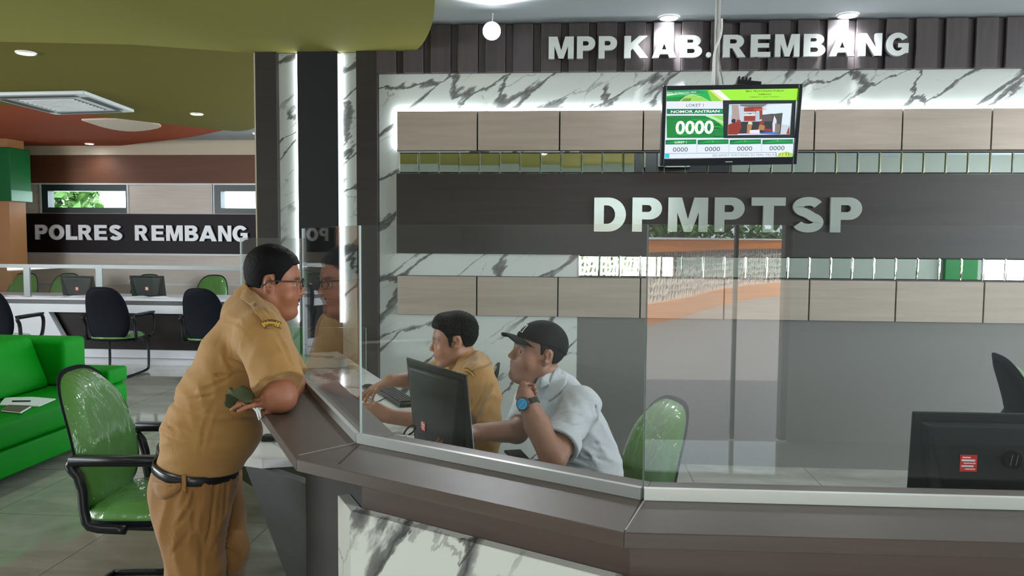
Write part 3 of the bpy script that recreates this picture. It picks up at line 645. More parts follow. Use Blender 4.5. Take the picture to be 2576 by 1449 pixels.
spoly([(960, 430), (1180, 430), (1190, 250), (900, 255)], (.25, .62, .05)); spoly([(1150, 430), (2175, 430), (2200, 236), (1050, 250)], LG)
spoly([(1160, 430), (1250, 428), (1080, 255), (960, 258)], (.80, .86, .80)); spoly([(1110, 430), (1165, 430), (975, 258), (930, 258)], (.75, .72, .25))
spoly([(315, 300), (600, 310), (880, 300), (760, 262), (315, 262)], (.01, .28, .10)); spoly([(315, 350), (500, 320), (820, 330), (520, 308), (315, 315)], (.55, .85, .55))
spoly([(315, 430), (520, 430), (600, 350), (315, 372)], (.01, .25, .05)); spoly([(510, 430), (920, 430), (780, 360), (640, 335)], (.30, .65, .10))
for i in range(9): spoly([(505+i*17, 430), (513+i*17, 430), (570+i*13, 385), (562+i*13, 385)], DK)
spoly([(505, 425), (600, 345), (700, 328), (820, 360), (935, 430), (925, 430), (815, 368), (700, 337), (606, 352), (515, 428)], (.80, .85, .35))
stext('Senin, 14 Nopember 2022', 322, 745, 280, 310, (.9, .95, .9), .01)
stext('MAL PELAYANAN PUBLIK', 1455, 2002, 258, 290, (.03, .10, .02), .01); stext('REMBANG', 1630, 1815, 312, 338, (.12, .10, .02), .01); stext('REMBANG - JAWA TENGAH', 1510, 1930, 354, 380, (.10, .12, .02), .01)
srect(318, 438, 1150, 540, (.74, .78, .92)); stext('LOKET 1', 598, 850, 465, 515, (.06, .07, .09))
srect(318, 545, 1138, 625, DG); spoly([(560, 625), (1138, 600), (1138, 560), (800, 590)], (.01, .30, .14)); stext('NOMOR ANTRIAN', 375, 1072, 560, 610, (.9, .95, .92), .02)
srect(312, 650, 1122, 995, (.005, .22, .04))
rr = random.Random(5)
for i in range(46):
    x = rr.uniform(312, 1000); y = rr.uniform(655, 985); w_ = rr.uniform(60, 300); x1_ = min(x+w_, 1120); c = rr.choice([(.01, .42, .03), (.005, .12, .04), (.03, .55, .05), (.01, .30, .06), (.002, .08, .05)])
    h_ = rr.uniform(5, 14); dy = rr.uniform(-30, 25); y2 = min(max(y-dy, 660), 985); spoly([(x, y+h_/2), (x1_, y2+h_*.3), (x1_, y2-h_*.3), (x, y-h_/2)], c)
spoly([(920, 652), (1122, 820), (1122, 700), (1122, 652)], (.25, .60, .12)); spoly([(860, 652), (1122, 780), (1122, 740), (960, 652)], (.45, .78, .40))
stext('0000', 432, 990, 722, 942, (.86, .92, .88), .03)
srect(1120, 415, 2165, 1000, DK)
spoly([(1178, 955), (2065, 945), (2105, 465), (1208, 475)], (.55, .60, .68))
for (pl, c) in (([(1360, 500), (1530, 530), (1700, 510), (1760, 470), (1370, 478)], (.16, .17, .19)), ([(1240, 740), (1360, 740), (1340, 485), (1240, 485)], (.42, .32, .30)), ([(1415, 735), (1580, 735), (1680, 700), (1680, 515), (1420, 525)], (.30, .045, .03)),
     ([(1405, 655), (1580, 655), (1580, 590), (1410, 590)], (.68, .72, .76)), ([(1575, 730), (1640, 730), (1640, 580), (1590, 580)], (.45, .55, .66)), ([(1360, 740), (1410, 740), (1420, 530), (1370, 530)], (.50, .60, .70)),
     ([(1680, 760), (2060, 800), (2105, 465), (1760, 490), (1690, 560)], (.68, .78, .86)), ([(1700, 840), (1830, 840), (1830, 620), (1670, 640), (1670, 760)], (.10, .09, .10)), ([(1830, 940), (1930, 940), (1970, 610), (1800, 630)], (.07, .08, .08)),
     ([(1790, 910), (1870, 915), (1880, 720), (1850, 650)], (.70, .68, .80)), ([(1320, 930), (1820, 920), (1820, 740), (1330, 745)], (.03, .035, .04)), ([(1180, 945), (1330, 945), (1380, 830), (1370, 740), (1280, 750), (1190, 790)], (.28, .03, .02)),
     ([(1240, 760), (1290, 760), (1300, 715), (1265, 695), (1235, 720)], (.02, .02, .06)), ([(1300, 760), (1370, 780), (1365, 720), (1320, 710)], (.25, .05, .04)), ([(1450, 935), (1500, 935), (1530, 800), (1480, 760), (1460, 790)], (.45, .22, .08)), ([(1470, 780), (1535, 790), (1530, 750), (1480, 745)], (.7, .66, .6)),
     ([(1610, 870), (1700, 880), (1715, 810), (1640, 780)], (.42, .20, .08)), ([(1630, 790), (1700, 790), (1700, 735), (1640, 735)], (.25, .04, .03)), ([(1700, 900), (1830, 900), (1800, 860), (1710, 850)], (.30, .03, .05)), ([(1310, 950), (1905, 945), (1890, 920), (1320, 935)], (.62, .62, .85)), ([(1640, 935), (1905, 945), (1880, 905), (1660, 915)], (.05, .18, .65)), ([(1490, 925), (1635, 925), (1635, 870), (1495, 875)], (.78, .74, .95)),
     ([(1850, 910), (1915, 920), (1930, 790), (1860, 770)], (.22, .18, .14)), ([(2015, 940), (2060, 940), (2062, 815), (2030, 880)], (.30, .06, .04)), ([(1208, 640), (1245, 640), (1245, 500), (1210, 500)], (.45, .72, .82))): spoly(pl, c)
stext('DPMPT', 1420, 1575, 605, 630, (.10, .02, .05), .01); stext('DPMPPT', 1560, 1745, 545, 572, (.75, .15, .12), .01)
for i, xx in enumerate((288, 745, 1203, 1667)):
    x1_ = (728, 1187, 1650, 2105)[i]
    spoly([(xx, 1098), (x1_, 1090), (x1_+2, 1018), (xx+4, 1026)], DG); spoly([(xx, 1080), (x1_, 1065), (x1_, 1050), (xx+150, 1040)], (.01, .38, .05)); spoly([(xx+100, 1040), (x1_, 1035), (x1_, 1022), (xx+200, 1030)], (.01, .30, .03))
    srect(x1_+4, 1095-6*i, x1_+8, 1225-5*i, (.25, .32, .36))
    stext('0000', (392, 848, 1306, 1766)[i], (608, 1066, 1525, 1986)[i], 1140-6*i, 1212-6*i, (.05, .07, .09), .0)
    if i: srect((0, 958, 1420, 1880)[i], 1053-5*i, (0, 970, 1434, 1894)[i], 1061-5*i, Wt)
stext('LOKET 1', 420, 590, 1046, 1080, (.9, .95, .92), .02)
srect(275, 1238, 340, 1310, (.02, .55, .68)); spoly([(272, 1238), (1862, 1222), (1862, 1228), (272, 1244)], (.18, .20, .22)); spoly([(1855, 1290), (1864, 1290), (1864, 1225), (1855, 1225)], (.10, .12, .12))
stext('SELAMAT DATANG DI MAL PELA', 950, 1845, 1243, 1288, (.22, .28, .33))
spoly([(1875, 1295), (2098, 1290), (2092, 1240), (2010, 1215), (1900, 1235)], (.30, .72, .05)); spoly([(1905, 1290), (2030, 1288), (2050, 1250), (1930, 1232)], (.75, .80, .10)); stext('13 03', 1915, 2045, 1238, 1280, (.08, .10, .02), .01)
me = bpy.data.meshes.new('screen'); me.from_pydata(SV, [], SF); ca = me.color_attributes.new('Col', 'FLOAT_COLOR', 'CORNER'); k_ = 0
for pg, c in zip(me.polygons, SCc):
    for li in pg.loop_indices: ca.data[li].color = (*c, 1)
m, t, p = nt('screen_pixels'); at_ = t.nodes.new('ShaderNodeAttribute'); at_.attribute_name = 'Col'; p.inputs['Base Color'].default_value = (.01, .01, .01, 1); p.inputs['Roughness'].default_value = .3
t.links.new(at_.outputs[0], p.inputs['Emission Color']); p.inputs['Emission Strength'].default_value = .52; me.materials.append(m)
o = bpy.data.objects.new('screen', me); COL.objects.link(o); o.parent = tv
tc_ = vec(*(tvm @ Vector((tvw/2, .09, tvh*.6))))
b = MB(); px0 = aty(1815, 60, tc_[1]+.02)
b.tube([(px0[0]-.02, tc_[1]+.03, CZ), (px0[0]-.02, tc_[1]+.03, tc_[2]-.1)], .016, 12).box((px0[0]-.14, tc_[1]-.02, tc_[2]-.12), (px0[0]+.10, tc_[1]+.045, tc_[2]+.05)); b.obj('ceiling_bracket', mat('pole_grey', (.40, .40, .38), .4, .3), None).parent = tv
bpy.data.objects['ceiling_bracket'].matrix_parent_inverse = tvm.inverted()
def cable(name, label, pts, r, m_, par=None, it=3):
    P3 = [vec(*q) for q in pts]
    for _ in range(it):
        o_ = [P3[0]]
        for a, c in zip(P3[:-1], P3[1:]): o_ += [.75*a+.25*c, .25*a+.75*c]
        P3 = o_+[P3[-1]]
    return tag(MB().tube(P3, r, 8).obj(name, m_, smooth=True), label, 'cable')
yc = tc_[1]-.03
cable('power_cable', 'white cable hanging from the ceiling down to the television', [aty(1816, 47, yc), aty(1816, 75, yc), aty(1812, 95, yc), aty(1800, 120, yc), aty(1795, 145, yc), aty(1794, 180, yc), aty(1793, 215, yc)], .0055, M['cablew'])
cable('signal_cable', 'thin grey cable loosely hanging beside the white television cable', [aty(1806, 52, yc+.02), aty(1801, 85, yc+.02), aty(1804, 120, yc+.02), aty(1810, 160, yc+.02), aty(1819, 212, yc+.02)], .004, mat('cable_grey', (.25, .24, .23), .5))
cable('power_cable', 'dark cable running along the top of the slatted wall', [aty(1819, 49, WY-.07), aty(1835, 57, WY-.07), aty(1880, 52, WY-.07), aty(1935, 55, WY-.07)], .006, M['cable'])
bx = atw(1890, 208, 4.27)
b = MB().box((-.075, 0, -.012), (.055, .05, .012))
for i in range(4): b.box((-.072+i*.02, 0, .012), (-.062+i*.02, .05, .030))
tag(b.xf(Matrix.Translation(Vector(tuple(bx)))@Matrix.Rotation(math.radians(6), 4, 'Y')).obj('signal_splitter', M['black'], bevel=.002), 'small black connector box resting on the top edge of the television', 'connector box')
# ------------------------------------------------------------------ monitors
def monitor(Lp, Rp, zb, label, mi, sticker=True, deskz=LDZ, thick=.009, tiltback=.04, logo=None):
    """back of the screen faces the camera side; Lp,Rp = top corners"""
    e = unit(Rp-Lp); w = np.linalg.norm(Rp-Lp); hgt = Lp[2]-zb
    n_ = unit(np.cross(vec(0, 0, 1), e))          # away from the camera: the screen side
    root = thing('monitor', label, 'monitor', (Lp[0], Lp[1], zb)); 
    ang = math.atan2(e[1], e[0]); root.rotation_euler = (0, 0, ang)
    tb = tiltback
    # local: x along width, y = towards screen side, z up; bottom shifted to screen side
    B0 = [(0, tb, 0), (w, tb, 0), (w, tb+thick, 0), (0, tb+thick, 0)]; T0_ = [(0, 0, hgt), (w, 0, hgt), (w, thick, hgt), (0, thick, hgt)]
    MB().hexa(B0, T0_).obj('housing', M['monback'], root, bevel=.004)
    B1 = [(w*.22, tb-.035, .0), (w*.78, tb-.035, .0), (w*.86, tb, 0), (w*.14, tb, 0)]; T1 = [(w*.08, -.006, hgt-.03), (w*.92, -.006, hgt-.03), (w*.97, .002, hgt-.02), (w*.03, .002, hgt-.02)]
    MB().hexa(B1, T1).obj('back_bulge', M['monback'], root, bevel=.006)
    MB().hexa([(.006, tb+thick, .012), (w-.006, tb+thick, .012), (w-.006, tb+thick+.002, .012), (.006, tb+thick+.002, .012)], [(.006, thick, hgt-.006), (w-.006, thick, hgt-.006), (w-.006, thick+.002, hgt-.006), (.006, thick+.002, hgt-.006)]).obj('display', glow('monitor_display', (.35, .42, .5), .6), root)
    MB().box((w/2-.03, tb-.03, -(zb-deskz)), (w/2+.03, tb+.0, .06)).box((w/2-.11, tb-.10, -(zb-deskz)+.001), (w/2+.11, tb+.08, -(zb-deskz)+.012)).obj('stand', M['black'], root, bevel=.004)
    return root, w, hgt, tb
def sticker(root, pts, texty=True):
    # red square sticker with white lines; pts centre x, z, size, y
    x, z, s, y = pts
    b = MB().box((x-s/2, y-.0012, z-s*.52), (x+s/2, y, z+s*.52))
    for i, (a, c, h_) in enumerate(((-.38, .1, .07), (-.42, .38, .12), (-.3, .42, .06), (-.42, .3, .10), (-.2, .4, .06))):
        zz = z+s*(.36-i*.18); b.box((x+a*s, y-.0018, zz-h_*s/2), (x+c*s, y-.0011, zz+h_*s/2), 1)
    b.obj('sticker', [M['red'], M['white']], root)
L1 = atz(1021, 899, 1.13); R1 = atz(1170, 943, 1.13)
r_, w_, h_, tb_ = monitor(L1, R1, .80, 'black monitor seen from behind in front of the capped man', 0, tiltback=.035)
sticker(r_, (w_*.34, .115, .030, -.0035)); 
R2 = atz(2297, 1035, 1.13); R2b = R2+vec(.50, .008, 0)
r_, w_, h_, tb_ = monitor(R2, R2b, .80, 'wide black monitor seen from behind at the right edge of the photo', 1, tiltback=.02)
sq = aty(2441, 1168, R2[1]-.02); sticker(r_, (sq[0]-R2[0], sq[2]-.80, .040, -.012))
lq = aty(2553, 1160, R2[1]-.02)
b = MB(); n = 28
ring = [(lq[0]-R2[0]+.022*math.cos(2*PI*i/n), -.0185, lq[2]-.80+.022*math.sin(2*PI*i/n)) for i in range(n)]
b.add(ring+[(q[0], -.008, q[2]) for q in ring], [tuple(range(n))]+[(i, i+n, (i+1) % n+n, (i+1) % n) for i in range(n)], 0)
cx_, cz_ = lq[0]-R2[0], lq[2]-.80
for dx in (-.008, .005):
    b.add([(cx_+dx-.0012, -.0192, cz_-.013), (cx_+dx+.0012, -.0192, cz_-.013), (cx_+dx+.0062, -.0192, cz_+.014), (cx_+dx+.0038, -.0192, cz_+.014)], [(0, 1, 2, 3)], 1)
b.obj('round_emblem', [mat('gloss_black', (.005, .005, .006), .12), mat('emblem_grey', (.12, .12, .13), .3)], r_)
def small_monitor(x0, y0, x1, y1, Y, label, tilt=0):
    a = aty(x0, y0, Y); c = aty(x1, y0, Y); d = aty(x0, y1, Y)
    r_, w_, h_, tb_ = monitor(a, vec(c[0], Y+tilt, a[2]), d[2], label, 2, deskz=aty(400, 752, 8.95)[2]+.001, tiltback=.05)
    sticker(r_, (w_*.5, h_*.42, .042, .002))
# ------------------------------------------------------------------ chairs
def cushion(nx, nz, hw, hh, f_front, f_back, p=3.2):
    """rounded-outline slab: grid mapped to a superellipse; returns MB with front/back skins"""
    b = MB(); G = {}
    n = nx
    for side, fn in ((0, f_front), (1, f_back)):
        for i in range(n+1):
            for j in range(n+1):
                u, v_ = -1+2*i/n, -1+2*j/n
                r = max(abs(u), abs(v_)); 
                if r > 0:
                    a = math.atan2(v_, u); se = (abs(math.cos(a))**p+abs(math.sin(a))**p)**(-1/p); x, z = r*se*math.cos(a), r*se*math.sin(a)
                else: x = z = 0
                edge = 1-r**4
                b.v.append(fn(x*hw, z*hh, max(edge, 0)))
    N1 = (n+1)**2
    idx = lambda s_, i, j: s_*N1+i*(n+1)+j
    for i in range(n):
        for j in range(n):
            b.f.append((idx(0,i,j), idx(0,i+1,j), idx(0,i+1,j+1), idx(0,i,j+1))); b.f.append((idx(1,i,j), idx(1,i,j+1), idx(1,i+1,j+1), idx(1,i+1,j)))
    for i in range(n):
        for (a, c) in (((i,0),(i+1,0)), ((n,i),(n,i+1)), ((i+1,n),(i,n)), ((0,i+1),(0,i))):
            b.f.append((idx(0,*a), idx(1,*a), idx(1,*c), idx(0,*c)))
    b.m = [0]*len(b.f); return b
def make_chair(name, label, cat='chair', group=None, base=True, arm=True):
    root = thing(name, label, cat, group=group)
    def by(z): t_ = (z+.30)/.6; return -.205-.13*t_**1.3 + .03*math.sin(t_*PI)       # back profile (local z around .70)
    taper = lambda z: 1-.13*max(0, z/.28)
    cushion(14, 14, .228, .285, lambda x, z, e: (x*taper(z), by(z)+.065*e**.5+.35*x*x, z+.70), lambda x, z, e: (x*taper(z), by(z)+.35*x*x-.004, z+.70)).obj('backrest', M['chairg'], root, smooth=True)
    cushion(14, 14, .236, .300, lambda x, z, e: (x*taper(z), by(z)+.35*x*x-.003, z+.70), lambda x, z, e: (x*taper(z), by(z)+.35*x*x-.010-.022*e**.6, z+.70)).obj('back_shell', M['blackf'], root, smooth=True)
    cushion(14, 14, .245, .235, lambda x, y, e: (x, y, .435+.045*e**.5), lambda x, y, e: (x, y, .425)).obj('seat', M['chairg'], root, smooth=True)
    cushion(10, 10, .240, .235, lambda x, y, e: (x, y, .426), lambda x, y, e: (x, y, .400-.008*e)).obj('seat_pan', M['blackf'], root, smooth=True)
    if arm:
        for s in (-1, 1):
            x = s*.275
            pts = [(x, .15, .415), (x, .225, .43), (x, .26, .52), (x, .27, .61), (x, .24, .665), (x, .16, .672), (x, -.10, .672), (x, -.20, .672), (x, -.21, .655), (x, -.165, .60), (x, -.155, .44), (x, -.13, .408), (x, 0, .402)]
            P3 = [vec(*q) for q in pts]
            for _ in range(1):
                o_ = [P3[0]]
                for a, c in zip(P3[:-1], P3[1:]): o_ += [.75*a+.25*c, .25*a+.75*c]
                P3 = o_+[P3[-1]]
            ob = MB().tube(P3, [.019]*len(P3), 8).box((x-.026, -.20, .672), (x+.026, .24, .694))
            ob.obj('armrest', M['black'], root, smooth=True)
    if base:
        b = MB(); pth = []
        for s in (-1, 1):
            x = s*.225
            pth.append([(x, -.10, .40), (x, .18, .39), (x, .225, .36), (x, .225, .06), (x, .19, .016), (x, -.28, .016)])
        p_ = pth[0]+[(-.20, -.30, .016), (.20, -.30, .016)]+pth[1][::-1]
        P3 = [vec(*q) for q in p_]
        for _ in range(2):
            o_ = [P3[0]]
            for a, c in zip(P3[:-1], P3[1:]): o_ += [.75*a+.25*c, .25*a+.75*c]
            P3 = o_+[P3[-1]]
        b.tube(P3, .0145, 10).obj('sled_base', M['black'], root, smooth=True)
        MB().box((-.23, -.06, .388), (.23, -.03, .402)).box((-.23, .08, .388), (.23, .11, .402)).obj('cross_bar', M['black'], root)
    return root
chair0 = make_chair('visitor_chair', 'green visitor chair under clear plastic with black armrests, behind the leaning man')
cq = atw(392, 1250, 3.30); chair0.location = (cq[0], cq[1], 0); chair0.rotation_euler = (0, 0, -PI/2+.10)
def fl(x, y, z=0): q = atz(x, y, z); return (q[0], q[1], 0)
q = aty(297, 800, 8.25); place(chair0, (q[0], 8.25, 0), .06, 'black backed visitor chair in the middle before the far desk', 'visitor chairs before the far desk')
q = aty(538, 800, 8.25); place(chair0, (q[0], 8.25, 0), -.03, 'black backed visitor chair before the far desk, behind the shoulder of the leaning man', 'visitor chairs before the far desk')
q = aty(8, 800, 7.9); place(chair0, (q[0], 7.9, 0), .10, 'black backed visitor chair before the far desk at the left edge, above the sofa', 'visitor chairs before the far desk')
DY = 9.0
for (x, lab) in ((30, 'green chair top behind the far desk, leftmost'), (140, 'green chair behind the far desk, left of the left monitor'), (348, 'green chair mostly hidden behind the right far monitor'), (516, 'green chair top behind the far desk nearest the leaning man')):
    q = aty(x, 740, 10.4); place(chair0, (q[0], 10.4, 0), PI+.05, lab, 'green chairs behind the far desk')
cq = atw(1518, 1100, 2.95); place(chair0, (cq[0], cq[1], 0), math.radians(110), 'green plastic covered chair the capped man sits on', scale=(.90, .90, .935))
cq = atw(2700, 1100, 3.75); place(chair0, (cq[0], cq[1], 0), math.radians(-100), 'green chair cut by the right edge of the photo')
cq = atw(1060, 1100, 3.42); place(chair0, (cq[0], cq[1], 0), math.radians(93), 'green chair under the seated officer')
# ------------------------------------------------------------------ far desk
d0 = -9.2; d1 = -2.6
fd = thing('service_desk', 'long white and dark service desk under the POLRES REMBANG sign', 'desk')
ft = .80; yF = 8.95
def fzd(y, Y=yF): return aty(400, y, Y)[2]
MB().box((d0, yF-.02, fzd(757)), (d1, yF+.75, fzd(752))).obj('desktop', M['whitel'], fd)
MB().box((d0, yF+.02, fzd(768)), (d1, yF+.06, fzd(757)-.001)).obj('edge_band', M['woodd'], fd)
MB().box((d0, yF, fzd(789)), (d1, yF+.05, fzd(768)-.001)).obj('white_band', M['whitel'], fd)
MB().box((d0, yF+.10, .16), (d1, yF+.14, fzd(789)-.001)).obj('front_panel', mat('far_dark_panel', (.011, .006, .005), .45, spec=.15), fd)
MB().box((d0, yF+.06, .06), (d1, yF+.12, .159)).box((d0, yF-.05, .0), (d1, yF+.12, .055)).obj('kick_board', M['whitel'], fd)
a0 = aty(126, 790, yF+.03); a1 = aty(190, 905, yF+.03); 
MB().hexa([(a1[0]-1.1, yF+.0, .06), (a1[0], yF+.0, .06), (a1[0], yF+.09, .06), (a1[0]-1.1, yF+.09, .06)], [(a0[0]-.75, yF, fzd(789)), (a0[0], yF, fzd(789)), (a0[0], yF+.09, fzd(789)), (a0[0]-.75, yF+.09, fzd(789))]).obj('slanted_leg', M['whitel'], fd)
# framed acrylic screen on the far desk
fs_ = thing('desk_screen', 'low framed clear screen along the far desk', 'glass screen')
gy = yF+.12; zt_ = aty(400, 668, gy)[2]; zb_ = fzd(752)+.001
MB().box((d0, gy, zt_-.045), (d1, gy+.02, zt_)).obj('top_rail', mat('frosted_rail', (.26, .30, .29), .3), fs_)
for x in (68, 250): 
    q = aty(x, 700, gy); MB().box((q[0]-.045, gy-.002, zb_), (q[0]+.035, gy+.022, zt_-.001)).obj('post', mat('frosted_rail', (.26, .30, .29), .3), fs_)
MB().box((d0, gy+.007, zb_), (d1, gy+.012, zt_-.046)).obj('pane', M['glass'], fs_)
def far_mon(x0, x1, lab, tilt):
    small_monitor(x0, 693, x1, 749, 9.28, lab, tilt)
far_mon(150, 240, 'black monitor on the far desk at the left, seen from behind', -.04)
far_mon(325, 412, 'black monitor on the far desk at the right, seen from behind', .0)
for (x, y, lab) in ((205, 752, 'white papers and cable heap below the left far monitor'), (352, 752, 'white papers below the right far monitor'), (405, 754, 'white note sheets right of the far monitor')):
    q = aty(x, y, 9.2); b = MB()
    for i in range(4): b.box((-.11+.03*i, -.05-.01*i, i*.004), (.10-.02*i, .08, i*.004+.003))
    tag(b.xf(Matrix.Translation(Vector((q[0], 9.15, fzd(752)+.001)))@Matrix.Rotation(.2*(x % 5-2), 4, 'Z')).obj('paper_stack', M['whitep']), lab, 'papers')
# column with the green box
cb_ = aty(26, 600, 10.6)
cY = 10.6
while aty(67, 600, cY)[0] > cb_[0]: cY += .01
col_ = MB().box((cb_[0]-1.0, 10.6, 0), (cb_[0], cY, z3)).obj('trim_16', M['column']); struct(col_)
q = aty(25, 505, 10.53); q2 = aty(25, 370, 10.53)
gb = thing('column_box', 'green box wrapped round the orange column at the left edge', 'box', (q[0], 10.53, q[2]))
MB().box((-1.1, 0, 0), (.015, cY-10.51, q2[2]-q[2])).obj('box_body', M['greenp'], gb, bevel=.01)
MB().box((.0151, .0, .0), (.027, cY-10.51, .155)).obj('clear_lip', mat('clear_lip', (.05, .26, .11), .3), gb)
# ------------------------------------------------------------------ sofa
sofa = thing('sofa', 'green leather corner sofa at the left edge of the photo', 'sofa', (-3.42, 4.4, 0))
X0 = 0; GR = M['green']
def sbox(nm, lo, hi, bv=.03): return MB().box(lo, hi).obj(nm, GR, sofa, bevel=bv, smooth=True, seg=4)
sbox('base', (-1.15, -1.6, .07), (0, 1.33, .235), .012)
sbox('seat', (-1.15, -1.6, .237), (0, 1.33, .425), .045)
b = MB(); b.hexa([(-.70, -1.6, .426), (-.415, -1.6, .426), (-.415, 1.04, .426), (-.70, 1.04, .426)], [(-.80, -1.6, .80), (-.56, -1.6, .80), (-.56, 1.04, .80), (-.80, 1.04, .80)]); b.obj('backrest', GR, sofa, bevel=.05, smooth=True, seg=4)
sbox('back_frame', (-1.15, -1.6, .426), (-.81, 1.04, .76))
sbox('corner_back', (-1.15, 1.045, .426), (-.335, 1.33, .772), .04)
sbox('armrest', (-.332, 1.07, .428), (-.005, 1.33, .545), .022)
for (x, y) in ((-.08, 1.2), (-.08, -.9), (-1.05, 1.2), (-1.05, -.9)): MB().cyl((x, y), .022, 0, .069).obj('leg', M['black'], sofa)
sz = .426
def flat(name, cat, label, px, m_, th=.004, z=sz+.001, bevel=0):
    P_ = [pz(x, y, z+th) for x, y in px]; return tag(MB().prism(P_, z, z+th).obj(name, m_, bevel=bevel), label, cat)
flat('paper_sheet', 'paper', 'white printed sheets lying on the green sofa seat', [(0, 1016), (12, 1000), (80, 998), (140, 1003), (98, 1021), (0, 1018)], mat('paper', (.60, .68, .66), .6), .006)
q = atz(52, 1009, sz+.012); tag(MB().tube([(q[0]-.055, q[1]-.005, sz+.0115), (q[0]+.06, q[1]+.012, sz+.0115)], .005, 8).obj('pen', M['black']), 'black pen lying on the papers on the sofa', 'pen')
wl = thing('notebook', 'small brown notebook on the sofa seat in front of the papers', 'notebook')
P_ = [pz(*q_, sz+.016) for q_ in ((3, 1030), (22, 1018), (78, 1020), (52, 1035))]
MB().prism(P_, sz+.003, sz+.012).obj('pages', M['whitep'], wl); MB().prism([(a*1.0, c) for a, c in P_], sz+.0125, sz+.016).obj('cover', mat('brown_cover', (.09, .07, .05), .5), wl); MB().prism(P_, sz, sz+.0028).obj('cover', M['black'], wl)
# ------------------------------------------------------------------ things on the officer's desk
kb = thing('keyboard', 'black computer keyboard between the hands of the seated officer', 'keyboard')
K0, K1, K2, K3 = [vec(*pz(x, y, LDZ+.02)) for x, y in ((943, 975), (988, 972), (1065, 1018), (1008, 1026))]
K2 = K1+unit(K2-K1)*.42; K3 = K0+unit(K2-K1)*.42
MB().prism([tuple(K0), tuple(K1), tuple(K2), tuple(K3)], LDZ+.001, LDZ+.020).obj('body', M['black'], kb, bevel=.003)
b = MB()
for i in range(15):
    for j in range(5):
        u0, u1, v0, v1 = .03+i*.063, .03+i*.063+.052, .08+j*.17, .08+j*.17+.13
        f_ = lambda u, v_: tuple(K0*(1-u)*(1-v_)+K3*u*(1-v_)+K2*u*v_+K1*(1-u)*v_)
        b.prism([f_(u0, v0), f_(u1, v0), f_(u1, v1), f_(u0, v1)], LDZ+.0205, LDZ+.028)
b.obj('keys', mat('key_black', (.03, .032, .036), .4), kb, bevel=.001, seg=1)
q = atz(928, 978, LDZ+.01)
ms = MB(); n = 12
for i in range(n+1):
    for j in range(n+1):
        u, v_ = -1+2*i/n, -1+2*j/n; a = math.atan2(v_, u); r = max(abs(u), abs(v_)); ms.v.append((r*math.cos(a)*.055, r*math.sin(a)*.032, .036*max(0, 1-r*r)**.5))
for i in range(n):
    for j in range(n): ms.f.append((i*(n+1)+j, (i+1)*(n+1)+j, (i+1)*(n+1)+j+1, i*(n+1)+j+1)); ms.m.append(0)
tag(ms.xf(Matrix.Translation(Vector((q[0], q[1], LDZ)))@Matrix.Rotation(-.5, 4, 'Z')).obj('computer_mouse', M['black'], smooth=True), 'black computer mouse at the far left of the keyboard', 'mouse')
def dc(*pp): return [atz(x, y, LDZ+.005) for x, y in pp]
cable('keyboard_cable', 'thin black cable crossing the marble desk left of the keyboard', dc((885, 992), (900, 1003), (925, 1008), (945, 1013), (965, 1003), (975, 998)), .0025, M['cable'])
cable('keyboard_cable', 'black cable bundle on the marble desk beside the glass corner', dc((880, 998), (893, 1010), (905, 1004), (918, 996), (935, 1006), (950, 1016)), .0025, M['cable'])
cable('monitor_cable', 'black cable looping behind the monitor of the capped man', [atw(1015, 1093, 2.45), atw(1022, 1080, 2.45), atw(1035, 1070, 2.45), atw(1046, 1072, 2.47), atw(1042, 1085, 2.45), atw(1028, 1094, 2.45)], .003, M['cable'])
P_ = [pz(*q_, LDZ+.012) for q_ in ((1268, 1131), (1310, 1129), (1332, 1152), (1290, 1150))]
ph = thing('mobile_phone', 'dark mobile phone lying on the desk edge beside the elbow of the capped man', 'phone')
MB().prism(P_, LDZ+.001, LDZ+.0105).obj('phone_body', M['black'], ph, bevel=.002); MB().prism([tuple(vec(*q_)*.94+vec(*np.mean(P_, 0))*.06) for q_ in P_], LDZ+.0106, LDZ+.0112).obj('phone_screen', mat('phone_glass', (.03, .04, .05), .08), ph)
# ================================================================== PEOPLE
# signed-distance modelling: every body and garment is one surface grown from limbs that blend into each other
def smin(a, b, k):
    if k <= 0: return np.minimum(a, b)
    h = np.clip(.5+.5*(b-a)/k, 0, 1); return b+(a-b)*h-k*h*(1-h)
def smax(a, b, k): return -smin(-a, -b, k)
def d_cone(p, a, b, ra, rb):
    a = np.asarray(a, np.float32); b = np.asarray(b, np.float32); ab = b-a; L2 = float(ab@ab)
    t_ = np.clip(((p-a)@ab)/L2, 0, 1); q = p-a-t_[:, None]*ab; return np.sqrt((q*q).sum(1))-(ra+(rb-ra)*t_)
def d_ell(p, c, r, Rm=None):
    q = p-np.asarray(c, np.float32)
    if Rm is not None: q = q@np.asarray(Rm, np.float32)
    r = np.asarray(r, np.float32); k0 = np.sqrt(((q/r)**2).sum(1)); k1 = np.sqrt(((q/(r*r))**2).sum(1))+1e-9
    return k0*(k0-1)/k1
